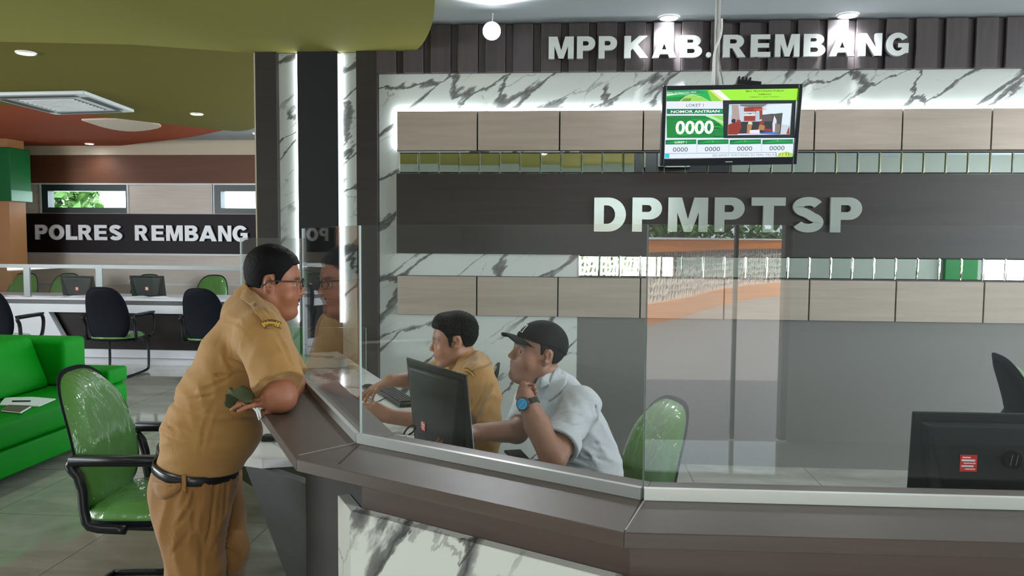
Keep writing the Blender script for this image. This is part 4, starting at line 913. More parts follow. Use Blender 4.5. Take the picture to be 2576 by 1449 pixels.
def surface(fn, lo, hi, h=.006, fine=()):
    """surface nets on a rectilinear grid; fine = [(axis, a, b, h2)] gives denser slabs"""
    ax = []
    for i in range(3):
        xs = [lo[i]]
        while xs[-1] < hi[i]:
            st = h
            for (a_, a, b, h2) in fine:
                if a_ == i and a <= xs[-1] <= b: st = min(st, h2)
            xs.append(xs[-1]+st)
        ax.append(np.array(xs, np.float32))
    nx, ny, nz = map(len, ax); st = 4
    ci = [np.arange(0, n+st, st).clip(0, n-1) for n in (nx, ny, nz)]
    g = np.stack(np.meshgrid(*[ax[i][ci[i]] for i in range(3)], indexing='ij'), -1).reshape(-1, 3).astype(np.float32)
    cdist = fn(g).reshape([len(c) for c in ci])
    near = np.abs(cdist) < h*st*1.6
    rep = lambda arr: arr.repeat(st, 0).repeat(st, 1).repeat(st, 2)
    half = st//2
    # nearest coarse sample for every fine sample
    ix = [np.minimum((np.arange(n)+half)//st, len(ci[i])-1) for i, n in enumerate((nx, ny, nz))]
    D = cdist[np.ix_(*ix)].astype(np.float32); Mk = near[np.ix_(*ix)]
    ii = np.argwhere(Mk); pts = np.stack([ax[k][ii[:, k]] for k in range(3)], 1)
    out = np.empty(len(pts), np.float32)
    for s0 in range(0, len(pts), 400000): out[s0:s0+400000] = fn(pts[s0:s0+400000])
    D[Mk] = out
    sgn = D < 0
    # cells
    c8 = np.zeros((nx-1, ny-1, nz-1), np.int8)
    for a in (0, 1):
        for b in (0, 1):
            for c in (0, 1): c8 += sgn[a:nx-1+a, b:ny-1+b, c:nz-1+c]
    act = (c8 > 0) & (c8 < 8); cells = np.argwhere(act); vid = -np.ones(act.shape, np.int64); vid[act] = np.arange(len(cells))
    acc = np.zeros((len(cells), 3)); cnt_ = np.zeros(len(cells))
    P0 = [ax[k].astype(float) for k in range(3)]
    for e in range(3):
        o1, o2 = [q for q in range(3) if q != e]
        for a in (0, 1):
            for b in (0, 1):
                i0 = cells.copy(); i0[:, o1] += a; i0[:, o2] += b; i1 = i0.copy(); i1[:, e] += 1
                v0 = D[i0[:, 0], i0[:, 1], i0[:, 2]]; v1 = D[i1[:, 0], i1[:, 1], i1[:, 2]]
                m_ = (v0 < 0) != (v1 < 0); t_ = np.where(m_, v0/(v0-v1+1e-12), 0)
                q = np.stack([P0[k][i0[:, k]] for k in range(3)], 1); q[:, e] += t_*(P0[e][i1[:, e]]-P0[e][i0[:, e]])
                acc[m_] += q[m_]; cnt_[m_] += 1
    V = acc/np.maximum(cnt_, 1)[:, None]
    F = []
    for e in range(3):
        o1, o2 = (e+1) % 3, (e+2) % 3
        sl0 = [slice(None)]*3; sl1 = [slice(None)]*3; sl0[e] = slice(0, -1); sl1[e] = slice(1, None)
        ch = sgn[tuple(sl0)] != sgn[tuple(sl1)]; idx = np.argwhere(ch)
        ok = (idx[:, o1] > 0) & (idx[:, o2] > 0) & (idx[:, o1] < D.shape[o1]-1) & (idx[:, o2] < D.shape[o2]-1) & (idx[:, e] < D.shape[e]-1); idx = idx[ok]
        if not len(idx): continue
        q = []
        for (a, b) in ((-1, -1), (0, -1), (0, 0), (-1, 0)):
            j = idx.copy(); j[:, o1] += a; j[:, o2] += b; q.append(vid[j[:, 0], j[:, 1], j[:, 2]])
        q = np.stack(q, 1); inside = sgn[idx[:, 0], idx[:, 1], idx[:, 2]]; q[~inside] = q[~inside][:, ::-1]; F.append(q[(q >= 0).all(1)])
    return V, np.concatenate(F)
def mesh_of(name, V, F, mats, parent=None, col=None, smooth_it=1):
    me = bpy.data.meshes.new(name); me.vertices.add(len(V)); me.vertices.foreach_set('co', V.astype(np.float32).ravel())
    me.loops.add(len(F)*4); me.loops.foreach_set('vertex_index', F.astype(np.int32).ravel()); me.polygons.add(len(F))
    me.polygons.foreach_set('loop_start', np.arange(0, len(F)*4, 4, dtype=np.int32)); me.polygons.foreach_set('use_smooth', np.ones(len(F), bool))
    me.update(calc_edges=True); me.validate()
    for m_ in (mats if isinstance(mats, list) else [mats]): me.materials.append(m_)
    if col is not None:
        ca_ = me.color_attributes.new('Col', 'FLOAT_COLOR', 'POINT'); ca_.data.foreach_set('color', np.concatenate([col, np.ones((len(V), 1))], 1).astype(np.float32).ravel())
    o = bpy.data.objects.new(name, me); COL.objects.link(o)
    if smooth_it: q = o.modifiers.new('smooth', 'SMOOTH'); q.iterations = smooth_it; q.factor = .5
    if parent is not None: o.parent = parent
    return o
class SDF:
    def __init__(s): s.ops = []
    def cone(s, a, b, ra, rb, k=.02): s.ops.append(('u', k, lambda p, a=a, b=b, ra=ra, rb=rb: d_cone(p, a, b, ra, rb))); return s
    def chain(s, pts, rs, k=.02):
        for i in range(len(pts)-1): s.cone(pts[i], pts[i+1], rs[i], rs[i+1], k)
        return s
    def ell(s, c, r, k=.02, R=None): s.ops.append(('u', k, lambda p, c=c, r=r, R=R: d_ell(p, c, r, R))); return s
    def fn(s, f, k=.01): s.ops.append(('u', k, f)); return s
    def sub(s, f, k=.005): s.ops.append(('s', k, f)); return s
    def cut(s, q, n_, k=.0):          # keep the side the normal points away from
        n_ = unit(np.asarray(n_, float)).astype(np.float32); q = np.asarray(q, np.float32)
        s.ops.append(('i', k, lambda p: (p-q)@n_)); return s
    def disp(s, f): s.ops.append(('d', 0, f)); return s
    def __call__(s, p):
        d = np.full(len(p), 9., np.float32)
        for op, k, f in s.ops:
            v = f(p)
            if op == 'u': d = smin(d, v, k)
            elif op == 's': d = smax(d, -v, k)
            elif op == 'i': d = smax(d, v, k)
            else: d = d+v
        return d
class Frame:
    def __init__(s, o, fwd, up=(0, 0, 1), sc_=1., ys=1.0):
        s.o = np.asarray(o, float); y = unit(np.asarray(fwd, float)); x = unit(np.cross(y, up)); z = np.cross(x, y)
        s.A = np.stack([x, y, z], 1); s.s = sc_; s.ys = ys
    def W(s, x, y, z): return s.o+s.A@(np.array([x, y*s.ys, z])*s.s)
    def L(s, p):
        q = ((p-s.o.astype(np.float32))@s.A.astype(np.float32))/s.s
        if s.ys != 1: q = q*np.array([1, 1/s.ys, 1], np.float32)
        return q
    def dirW(s, v_): return s.A@np.asarray(v_, float)
def head_sdf(fr, chub=0., ears=True, neck=None):
    def f(p):
        q = fr.L(p); m_ = q.copy(); m_[:, 0] = np.abs(m_[:, 0])
        d = d_ell(m_, (0, -.014, .034), (.0755, .092, .083))
        d = smin(d, d_ell(m_, (0, .020, .004), (.064, .068, .080)), .03)
        d = smin(d, d_ell(m_, (0, .030, -.052), (.050+chub*.008, .053, .054+chub*.006)), .03)
        d = smin(d, d_cone(m_, (.050+chub*.006, -.004, -.050), (.018, .062, -.096), .020+chub*.007, .017+chub*.004), .025)
        d = smin(d, d_ell(m_, (0, .072, -.097), (.021, .019, .017)), .018)
        d = smin(d, d_ell(m_, (.038, .052, -.030-chub*.008), (.026+chub*.010, .026+chub*.003, .030)), .022)
        if chub: d = smin(d, d_ell(m_, (0, .030, -.098), (.046, .046, .030)), .02)
        d = smin(d, d_ell(m_, (0, .068, -.052), (.030, .024, .030)), .02)
        d = smin(d, d_cone(m_, (.012, .083, .017), (.043, .068, .017), .0085, .0070), .014)
        d = smin(d, d_cone(m_, (0, .083, .012), (0, .1015, -.024), .0072, .0078), .012)
        d = smin(d, d_ell(m_, (0, .1035, -.0285), (.0098, .0088, .0080)), .007)
        d = smin(d, d_ell(m_, (.0118, .0955, -.0315), (.0062, .0088, .0066)), .007)
        d = smax(d, -d_ell(m_, (.032, .0975, -.001), (.0185, .0165, .0115)), .014)
        lid = d_ell(m_, (.0325, .0705, -.0005), (.0155, .0140, .0125)); lid = smax(lid, -d_ell(m_, (.0330, .0860, -.0020), (.0124, .0140, .0042)), .002)
        d = smin(d, lid, .006)
        d = smin(d, d_cone(m_, (0, .0895, -.0600), (.020, .0800, -.0630), .0044, .0026), .008)
        d = smin(d, d_cone(m_, (0, .0885, -.0700), (.017, .0800, -.0672), .0054, .0032), .007)
        d = smax(d, -d_ell(m_, (0, .0980, -.0648), (.021, .010, .0010)), .003)
        d = smax(d, -d_ell(m_, (0, .0925, -.083), (.016, .006, .005)), .008)
        d = smax(d, -d_ell(m_, (.0055, .1000, -.0385), (.0030, .005, .0032)), .003)
        if ears:
            Re_ = np.array([[.94, .34, 0], [-.34, .94, 0], [0, 0, 1]], np.float32)
            e = d_ell(m_, (.0775, -.010, .0), (.0085, .0175, .031), Re_)
            e = smin(e, d_ell(m_, (.074, -.002, -.022), (.007, .009, .013), Re_), .006)
            e = smax(e, -d_ell(m_, (.086, -.006, .004), (.0085, .0105, .0185), Re_), .004)
            e = smax(e, -d_ell(m_, (.080, .004, -.004), (.008, .006, .008)), .004)
            d = smin(d, e, .005)
        return d*fr.s
    return f
def head_colors(fr, V, base, stub=.0):
    q = fr.L(V.astype(np.float32)); x = np.abs(q[:, 0]); n = len(V); c = np.tile(np.array(base), (n, 1))
    rs = np.random.RandomState(1)
    lip = np.exp(-((x/.021)**4+((q[:, 2]+.0652)/.0090)**4))*(q[:, 1] > .072)
    c = c*(1-lip[:, None]*.55)+np.array([.30, .10, .085])*lip[:, None]*.55
    slit = np.exp(-((x/.021)**4+((q[:, 2]+.0648)/.0018)**2))*(q[:, 1] > .07); c *= (1-.6*slit[:, None])  # shade between the lips painted into the skin colour as a dark line
    ruddy = np.exp(-(((x-.045)/.022)**2+((q[:, 2]+.03)/.022)**2))*(q[:, 1] > .02)+np.exp(-((x/.014)**2+((q[:, 2]+.03)/.014)**2))*(q[:, 1] > .09)
    c *= (1+np.array([.12, -.02, -.04])*ruddy[:, None])
    br = np.exp(-(((x-.033)/.020)**4+((q[:, 2]-.0215+.10*np.abs(x-.03))/.0050)**4))*(q[:, 1] > .055); c = c*(1-.9*br[:, None])+np.array([.012, .009, .008])*.9*br[:, None]
    if stub:
        mu = np.exp(-((x/.026)**4+((q[:, 2]+.0505)/.0065)**4))*(q[:, 1] > .075); be = np.exp(-((x/.022)**4+((q[:, 2]+.100)/.013)**4))*(q[:, 1] > .055)
        m_ = np.clip(mu+be, 0, 1)[:, None]*stub; c = c*(1-m_)+np.array([.02, .016, .014])*m_
    inear = (q[:, 0]**2 < 9) & (np.exp(-(((x-.076)/.007)**2+((q[:, 1]-.002)/.009)**2+((q[:, 2])/.016)**2)) > .6); c[inear] *= .7
    return c
def hair_obj(fr, parent, name='hair', t_side=.004, t_top=.010, line=None, amp=.0012, colr=(.0025, .0023, .0026), quiff=0, h=.003, band=False):
    hd = head_sdf(fr, ears=False)
    line = line or [(-.13, -.072), (-.085, -.068), (-.055, -.055), (-.036, -.02), (-.026, .030), (.008, .033), (.014, -.012), (.027, -.012), (.036, .026), (.048, .046), (.062, .060), (.10, .066)]
    lx, lz = zip(*line)
    def f(p):
        q = fr.L(p); th = t_side+(t_top-t_side)*np.clip((q[:, 2]-.03)/.06, 0, 1)
        if quiff: th = th+quiff*np.exp(-(((q[:, 1]-.055)/.035)**2+((q[:, 2]-.095)/.035)**2))
        d = hd(p)-th*fr.s
        reg = (np.interp(q[:, 1], lx, lz)-q[:, 2]+.04*np.clip(np.abs(q[:, 0])-.05, 0, 1)*(q[:, 1] > .04)*-10*0)*.7
        n1 = np.sin(q[:, 0]*310+np.sin(q[:, 1]*190)*1.5)*np.sin(q[:, 1]*260+q[:, 2]*120)*np.sin(q[:, 2]*280+q[:, 0]*90)
        return smax(d+amp*n1*np.clip((q[:, 2]+.02)/.06, .25, 1), reg*fr.s+.0015*n1, .003)
    c = fr.o; V, F = surface(f, c-.15, c+.15, h)
    m_ = mat(name+'_dark_%d' % int(colr[0]*1e4), colr, .65, spec=.14, var=.25, vscale=90, bmp=.6, bscale=420)
    return mesh_of(name, V, F, m_, parent)
def eyes(fr, parent):
    b = MB()
    for s in (-1, 1):
        c = fr.W(s*.0325, .0705, -.0005); n = 14
        for i in range(n+1):
            for j in range(n):
                th = PI*i/n; ph_ = 2*PI*j/n; loc = np.array([math.sin(th)*math.cos(ph_), math.cos(th), math.sin(th)*math.sin(ph_)])
                b.v.append(tuple(c+fr.A@loc*.0128*fr.s))
        o_ = len(b.v)-(n+1)*n
        for i in range(n):
            for j in range(n): b.f.append((o_+i*n+j, o_+i*n+(j+1) % n, o_+(i+1)*n+(j+1) % n, o_+(i+1)*n+j)); b.m.append(1 if i < 3 else 0)
    return b.obj('eyes', [mat('eye_white', (.62, .60, .57), .15), mat('iris_dark', (.015, .010, .008), .08)], parent, smooth=True)
def hand_ops(sd, wr, fdir, back, side, curls, spread=.0, thumb=.6, s=1.0, tcurl=.3):
    """wr wrist, fdir towards the fingers, back = back-of-hand normal, side=+1: thumb lies along cross(fdir, back)"""
    y = unit(np.asarray(fdir, float)); z = np.asarray(back, float); z = unit(z-y*(z@y)); x = np.cross(y, z)*side
    T = lambda a, b, c: np.asarray(wr)+(x*a+y*b+z*c)*s
    xs = (.030, .0105, -.0095, -.028); ky = (.088, .092, .087, .078); ln = ((.040, .025, .020), (.045, .028, .021), (.041, .026, .020), (.032, .019, .018)); rr_ = (.0092, .0094, .0088, .0078)
    for i in range(4): sd.cone(T(xs[i]*.55, .008, 0), T(xs[i], ky[i], .002), .0165*s, .0112*s, .012)
    sd.cone(T(.014, .02, -.006), T(.030, .045, -.010), .015*s, .013*s, .012)
    for i in range(4):
        p = np.array([xs[i], ky[i], .002]); a = 0; c = curls[i]; sp_ = spread*(1.5-i)
        for j in range(3):
            a += c[j]; dl = np.array([math.sin(sp_)*math.cos(a), math.cos(a)*math.cos(sp_), -math.sin(a)]); q = p+dl*ln[i][j]
            sd.cone(T(*p), T(*q), rr_[i]*(1-.07*j)*s, rr_[i]*(1-.07*(j+1))*s, .0025 if j == 0 else .002); p = q
    a = thumb; p = np.array([.030, .032, -.008]); d1 = np.array([math.sin(a), math.cos(a), -.35]); d1 /= np.linalg.norm(d1)
    q = p+d1*.036; d2_ = unit(d1+np.array([-tcurl, tcurl*.3, -.1])); r_e = q+d2_*.030
    sd.cone(T(*p), T(*q), .0125*s, .0105*s, .006); sd.cone(T(*q), T(*r_e), .0105*s, .0088*s, .003)
def folds(k1, k2, amp, f1=42., f2=23.):
    k1 = unit(np.asarray(k1, float)).astype(np.float32); k2 = unit(np.asarray(k2, float)).astype(np.float32)
    def f(p):
        a = p@k1; b = p@k2; s_ = np.sin(a*f1+1.7*np.sin(b*f2)+.9*np.sin(b*9+a*5)); g_ = np.sin(a*f1*.53+2.1*np.sin(b*f2*.6+1)+1.3)
        return (amp*(np.abs(s_)-.6)+amp*.8*g_).astype(np.float32)
    return f
def masked(f, c, r, s=1.):
    c = np.asarray(c, np.float32)
    return lambda p: f(p)*s*np.exp(-(((p-c)**2).sum(1))/(r*r))
def cloth(name, col, rough=.75, ws=420, bmp=.25):
    if name in MATS: return MATS[name]
    m, t, p = nt(name); v = coords(t); n = noise(t, v, 5, 4)
    t.links.new(mixc(t, n, tuple(x*.9 for x in col), tuple(x*1.08 for x in col)), p.inputs['Base Color']); p.inputs['Roughness'].default_value = rough; p.inputs['Specular IOR Level'].default_value = .25
    p.inputs['Sheen Weight'].default_value = .15
    n2 = noise(t, v, 14, 4, .55, 1.5); w_ = noise(t, v, ws, 2)
    bump(t, p, math_(t, 'ADD', math_(t, 'MULTIPLY', n2, 1.0), math_(t, 'MULTIPLY', w_, .12)), bmp, .02)
    MATS[name] = m; return m
def skinmat():
    if 'skin' in MATS: return MATS['skin']
    m, t, p = nt('skin'); a = t.nodes.new('ShaderNodeAttribute'); a.attribute_name = 'Col'; v = coords(t)
    t.links.new(mixc(t, noise(t, v, 35, 4), a.outputs[0], mixc(t, 1, a.outputs[0], (.93, .90, .89), 'MULTIPLY')), p.inputs['Base Color'])
    p.inputs['Roughness'].default_value = .5; p.inputs['Specular IOR Level'].default_value = .4
    p.inputs['Subsurface Weight'].default_value = .06; p.inputs['Subsurface Radius'].default_value = (.012, .005, .003); p.inputs['Subsurface Scale'].default_value = 1
    bump(t, p, noise(t, v, 260, 3), .12, .001); MATS['skin'] = m; return m
KH = cloth('khaki_uniform', (.33, .175, .053)); KH2 = cloth('khaki_trousers', (.25, .118, .032))
BODYS = {}
def body(parent, sd, lo, hi, fine, base, fr, stub=0, h=.0065):
    V, F = surface(sd, np.array(lo), np.array(hi), h, fine); return mesh_of('body', V, F, skinmat(), parent, head_colors(fr, V, base, stub))
def garment(name, sd, parent, m_, pts, h=.007, pad=.22, it=1):
    pts = np.array(pts); V, F = surface(sd, pts.min(0)-pad, pts.max(0)+pad, h); return mesh_of(name, V, F, m_, parent, smooth_it=it)
def crease(sd, lines, amp, width, w0=2.0, w1=2.7):
    lines3 = []
    for ln in lines:
        pts = []
        for (x, y) in ln:
            ws = np.arange(w0, w1, .004); pp = (CP+ray(x, y)*ws[:, None]).astype(np.float32); v_ = sd(pp); k_ = np.argmax(v_ < .001)
            if v_[k_] < .001: pts.append(pp[k_])
        if len(pts) > 1: lines3.append([np.array(q) for q in pts])
    def f(p):
        out = np.zeros(len(p), np.float32)
        for ln in lines3:
            cum = np.concatenate([[0], np.cumsum([np.linalg.norm(b-a) for a, b in zip(ln[:-1], ln[1:])])])
            if cum[-1] < .01: continue
            d = np.full(len(p), 1., np.float32); T = np.zeros(len(p), np.float32)
            for i, (a, b) in enumerate(zip(ln[:-1], ln[1:])):
                L_ = cum[i+1]-cum[i]
                nb = np.nonzero(((p-(a+b)/2)**2).sum(1) < (L_/2+width*4)**2)[0]
                if L_ < 1e-4 or L_ > .2 or not len(nb): continue
                ab = b-a; t_ = np.clip(((p[nb]-a)@ab)/(ab@ab), 0, 1); q = p[nb]-a-t_[:, None]*ab; dd = np.sqrt((q*q).sum(1)); m_ = dd < d[nb]
                d[nb[m_]] = dd[m_]; T[nb[m_]] = (cum[i]+t_[m_]*L_)/cum[-1]
            w_ = np.clip(4*T*(1-T), 0, 1)**.7
            out += w_*(amp*np.exp(-(d/width)**2)-.45*amp*np.exp(-((d-width*2.1)/width)**2))
        return out
    sd.disp(f)
def surf_patch(parent, name, sd, outline, m_, th=.0035, lift=.003, w0=2.0, w1=2.9, rings=4):
    def hit(x, y):
        ws = np.arange(w0, w1, .003); pp = (CP+ray(x, y)*ws[:, None]).astype(np.float32); v_ = sd(pp); k_ = int(np.argmax(v_ < lift)); return pp[k_] if v_[k_] < lift else None
    cx, cy = np.mean(outline, 0); pts = []; ol = []
    for i in range(len(outline)):
        a, b = np.array(outline[i], float), np.array(outline[(i+1) % len(outline)], float)
        for k_ in range(3): ol.append(a+(b-a)*k_/3)
    n = len(ol); b = MB()
    for r in range(rings):
        f_ = 1-r/rings
        for q in ol: pts.append(hit(cx+(q[0]-cx)*f_, cy+(q[1]-cy)*f_))
    pts.append(hit(cx, cy)); good = [p for p in pts if p is not None]
    last = good[0]
    for i, p in enumerate(pts):
        if p is None: pts[i] = last
        else: last = p
    b.add(pts, [(r*n+i, r*n+(i+1) % n, (r+1)*n+(i+1) % n, (r+1)*n+i) for r in range(rings-1) for i in range(n)]+[((rings-1)*n+i, (rings-1)*n+(i+1) % n, rings*n) for i in range(n)])
    o = b.obj(name, m_, parent, smooth=True); q = o.modifiers.new('s', 'SOLIDIFY'); q.thickness = th; q.offset = 0; return o
def patch(parent, c, ex_, ey_, n_, w, hgt, name='shoulder_patch', rows=2):
    # small arched yellow patch with dark edge and dark line of lettering, wrapped on the sleeve
    ex_, ey_, n_ = map(lambda v_: unit(np.asarray(v_, float)), (ex_, ey_, n_)); b = MB()
    def arc(r0, r1, a0, lift, mi, curve=.12):
        m_ = 16; vs = []
        for i in range(m_+1):
            a = -a0+2*a0*i/m_
            for r in (r0, r1):
                x = math.sin(a)*r; y = math.cos(a)*r-w*.9; vs.append(c+ex_*x+ey_*y+n_*(lift-curve*x*x/w*4*.5))
        b.add(vs, [(2*i, 2*i+1, 2*i+3, 2*i+2) for i in range(m_)], mi)
    R1_ = w*.9+hgt/2; R0_ = w*.9-hgt/2; A0_ = .56
    arc(R0_-.0012, R1_+.0012, A0_+.03, .0012, 0); arc(R0_+.0008, R1_-.0008, A0_, .0016, 1)
    rs = random.Random(4)
    for row, nn in ((.32, 15), (-.28, 12)):
        r = w*.9+hgt*row
        for i in range(nn):
            if rs.random() < .12: continue
            a = -A0_*.8+1.6*A0_*(i+.5)/nn; da = A0_*.040
            vs = [c+ex_*math.sin(aa)*rr2+ey_*(math.cos(aa)*rr2-w*.9)+n_*(.0020-.12*(math.sin(aa)*rr2)**2/w*2) for aa, rr2 in ((a-da, r-hgt*.13), (a+da, r-hgt*.13), (a+da, r+hgt*.13), (a-da, r+hgt*.13))]
            b.add(vs, [(0, 1, 2, 3)], 0)
    return b.obj(name, [mat('patch_thread_dark', (.03, .02, .01), .8), mat('patch_yellow', (.60, .33, .03), .8)], parent)
def man_person(label):
    r = thing('person', label, 'person'); return r

# ---- the leaning man
def build_leaning():
    P = lambda x, y, w: atw(x, y, w)
    root = man_person('man in khaki uniform and glasses leaning on the counter with crossed arms')
    up = unit(vec(.06, 0, 1)); fr = Frame(P(690, 710, 2.45), vec(.965, .25, -.08), up, .94, .92)
    base = (.29, .112, .056)
    nk = P(628, 790, 2.45)
    Sn, Sf = P(664, 850, 2.29), P(660, 838, 2.62)
    En, Ef = P(704, 996, 2.20), P(742, 975, 2.56)
    Wn = P(737, 958, 2.43); Wf = P(712, 1008, 2.27)
    sd = SDF().fn(head_sdf(fr, 1.0), .0)
    sd.cone(fr.W(0, -.022, -.050), nk+vec(.02, 0, -.01), .058, .055, .02).cone(fr.W(0, .0, -.075), P(655, 800, 2.45), .052, .06, .03)
    sd.chain([P(628, 830, 2.45), P(596, 900, 2.45), P(550, 1040, 2.45), P(500, 1190, 2.45)], [.06, .09, .10, .10], .03)
    sd.chain([Sn, En], [.052, .047], .02).ell(En+vec(0, 0, -.002), (.041, .040, .038), .02).chain([En, Wn], [.044, .029], .012)
    sd.chain([Sf, Ef], [.05, .042], .02).chain([Ef, Wf], [.042, .027], .008)
    hand_ops(sd, Wn, unit(vec(-.42, .90, .0)), vec(.5, .1, .85), 1, [(.6, .8, .5)]*4, .02, .3, .86)
    hand_ops(sd, Wf, unit(P(650, 1002, 2.20)-Wf), vec(.1, -.60, .75), -1, [(.12, .35, .3), (.2, .45, .35), (.35, .6, .4), (.5, .7, .5)], .03, .35, .93)
    kN, kF = P(492, 1470, 2.34), P(574, 1385, 2.47)
    hn, hf = P(480, 1205, 2.36), P(530, 1205, 2.55)
    aN = vec(kN[0]-.02, kN[1]+.02, .09); aF = vec(kF[0]-.16, kF[1]+.20, .12)
    sd.chain([hn, kN, aN], [.09, .055, .04], .02).chain([hf, kF, aF], [.09, .055, .04], .02)
    c = fr.o; allp = [hn, aN, aF, hf, Sn, Wn, Wf, Ef, c]; lo = np.min(allp, 0)-.17; hi = np.max(allp, 0)+.17
    fine = [(0, c[0]-.11, c[0]+.15, .0028), (1, c[1]-.11, c[1]+.12, .0033), (2, c[2]-.13, c[2]+.13, .0028), (2, Wf[2]-.05, Wf[2]+.06, .004), (0, Wf[0]-.15, c[0], .0045), (1, Wf[1]-.12, Wf[1]+.1, .004)]
    body(root, sd, lo, hi, fine, base, fr, .0, .0085)
    hair_obj(fr, root, t_side=.0035, t_top=.012, line=[(-.13, -.082), (-.085, -.080), (-.055, -.066), (-.040, -.03), (-.028, .024), (.008, .034), (.014, -.004), (.030, .010), (.040, .032), (.055, .050), (.066, .064), (.11, .074)])
    eyes(fr, root)
    # moustache
    V, F = surface(lambda p: d_ell(np.abs(fr.L(p))*np.array([1, 1, 0], np.float32)+fr.L(p)*np.array([0, 0, 1], np.float32), (.010, .0925, -.0520), (.015, .0045, .0036))+.0012*np.sin(fr.L(p)[:, 0]*900), fr.W(0, .088, -.05)-.04, fr.W(0, .088, -.05)+.04, .0022)
    mesh_of('moustache', V, F, mat('facial_hair', (.015, .012, .012), .6), root)
    # glasses
    g = MB()
    for s in (-1, 1):
        ring = [fr.W(s*.034+.0245*math.cos(a), .1005-.05*abs(s*.034+.0245*math.cos(a)-0)**1.3, .002+.018*math.sin(a)) for a in np.linspace(0, 2*PI, 22)[:-1]]
        g.tube(ring, .0013, 6, closed=True)
        g.tube([fr.W(s*.059, .0985, .013), fr.W(s*.078, .090, .014), fr.W(s*.086, .04, .012), fr.W(s*.0865, -.005, .011), fr.W(s*.086, -.022, -.004), fr.W(s*.084, -.034, -.012)], .0020, 7)
    g.tube([fr.W(-.011, .099, .006), fr.W(0, .101, .009), fr.W(.011, .099, .006)], .0013, 6)
    gl = g.obj('glasses', mat('dark_metal_frame', (.05, .05, .055), .25, .7), root, smooth=True)
    # shirt
    s = SDF()
    for dw in (-.075, .075):
        s.chain([P(508, 1150, 2.45+dw), P(527, 1075, 2.45+dw), P(553, 990, 2.45+dw), P(592, 900, 2.45+dw), P(630, 832, 2.45+dw*.9), P(642, 800, 2.45+dw*.55)], [.126, .127, .112, .103, .085, .062], .03)
    s.ell(P(566, 1094, 2.43), (.108, .140, .082), .04)
    s.chain([Sn+vec(-.01, 0, .005), nk+vec(0, 0, -.01), Sf], [.078, .075, .078], .04)
    s.cone(nk, P(640, 768, 2.45), .075, .064, .02)
    # sleeves
    hN = P(702, 972, 2.20); axn = unit(hN-Sn)
    def sleeve(a, b, ra, rb):
        ax_ = unit(b-a).astype(np.float32)
        return lambda p: np.maximum(d_cone(p, a, b+ax_*.05, ra, rb), (p-b.astype(np.float32))@ax_)
    s.fn(sleeve(Sn+vec(0, -.005, 0), hN, .078, .070), .018).fn(sleeve(Sf, P(728, 955, 2.58), .075, .066), .02)
    s.disp(masked(folds((.6, 0, .8), (.8, .2, -.6), .0055, 60, 30), P(600, 1000, 2.3), .16)); s.disp(masked(folds((.2, .1, 1), (1, 0, .2), .006, 70, 22), P(470, 1080, 2.35), .16)); s.disp(masked(folds((1, 0, .5), (0, .3, 1), .004, 55, 30), P(690, 900, 2.2), .12))
    # crease above the belt on the back
    s.disp(lambda p: .010*np.exp(-((((p-P(432, 1003, 2.36).astype(np.float32))@unit(vec(.12, 0, 1)).astype(np.float32))/.007)**2))*np.exp(-(((p-P(440, 1003, 2.36).astype(np.float32))**2).sum(1))/.022))
    pb, pf = P(388, 1128, 2.45), P(600, 1160, 2.45); hem_n = unit(np.cross(pf-pb, vec(0, 1, 0))); hem_n = hem_n if hem_n[2] < 0 else -hem_n
    crease(s, [[(567,858),(570,905),(590,935),(615,945)], [(480,985),(530,975),(590,945),(612,935)], [(500,935),(560,945),(600,938)], [(432,1002),(470,1003),(520,998),(560,985)], [(400,1080),(430,1100),(470,1110)], [(415,1062),(450,1085)], [(537,1010),(515,1080),(503,1145)], [(562,800),(600,812),(640,850)], [(560,1035),(600,1050),(640,1048)], [(640,960),(690,948),(745,932)], [(690,830),(712,870),(735,925)], [(560,900),(600,915),(612,925)]], .0055, .0055)
    s.cut((pb+pf)/2+vec(0, 0, -.004), hem_n, .008)
    # neck opening
    s.sub(lambda p: d_cone(p, P(651, 757, 2.45)+unit(vec(.62, .10, .78))*.09, P(651, 757, 2.45)-unit(vec(.62, .10, .78))*.012, .066, .062), .006)
    garment('shirt', s, root, KH, [P(388, 1130, 2.45), P(700, 780, 2.45), Sn, Sf, hN], .0050, .18)
    # collar: band standing round the neck
    cf = SDF(); 
    ca0 = P(651, 757, 2.45); cax = unit(vec(.62, .10, .78))
    def collar(p):
        q = p-ca0.astype(np.float32); hgt = q@cax.astype(np.float32); rad = np.sqrt(np.maximum((q*q).sum(1)-hgt*hgt, 0)); return np.maximum(np.abs(rad-(.0685-.22*hgt))-.0045, np.abs(hgt)-.024)
    V, F = surface(collar, ca0-.13, ca0+.13, .0035); mesh_of('collar', V, F, KH, root)
    surf_patch(root, 'collar_flap', s, [(612,728),(624,722),(648,742),(676,770),(700,800),(710,826),(694,820),(664,792),(630,768),(604,748)], KH, .004, .006)
    surf_patch(root, 'epaulette', s, [(630,764),(640,757),(662,776),(681,801),(688,822),(672,826),(660,806),(640,784)], KH, .004, .009)
    bt_ = P(641, 768, 2.31); ws = np.arange(2.0, 2.6, .002); pp = (CP+ray(642, 768)*ws[:, None]).astype(np.float32); bt_ = pp[int(np.argmax(s(pp) < .012))].astype(float); nn = unit(vec(.1, -.8, .55))
    MB().tube([bt_, bt_+nn*.004], [.0065, .005], 14).obj('button', mat('brown_button', (.16, .09, .05), .4), root)
    pc = P(681, 812, 2.205); patch(root, pc, P(700, 813, 2.205)-P(660, 813, 2.205), vec(0, -.1, 1), vec(.05, -1, .25), .050, .017)
    # trousers
    t_ = SDF()
    for dw in (-.07, .07): t_.chain([P(496, 1140, 2.45+dw), P(496, 1210, 2.45+dw)], [.120, .122], .03)
    t_.ell(P(462, 1222, 2.45), (.080, .15, .11), .04)
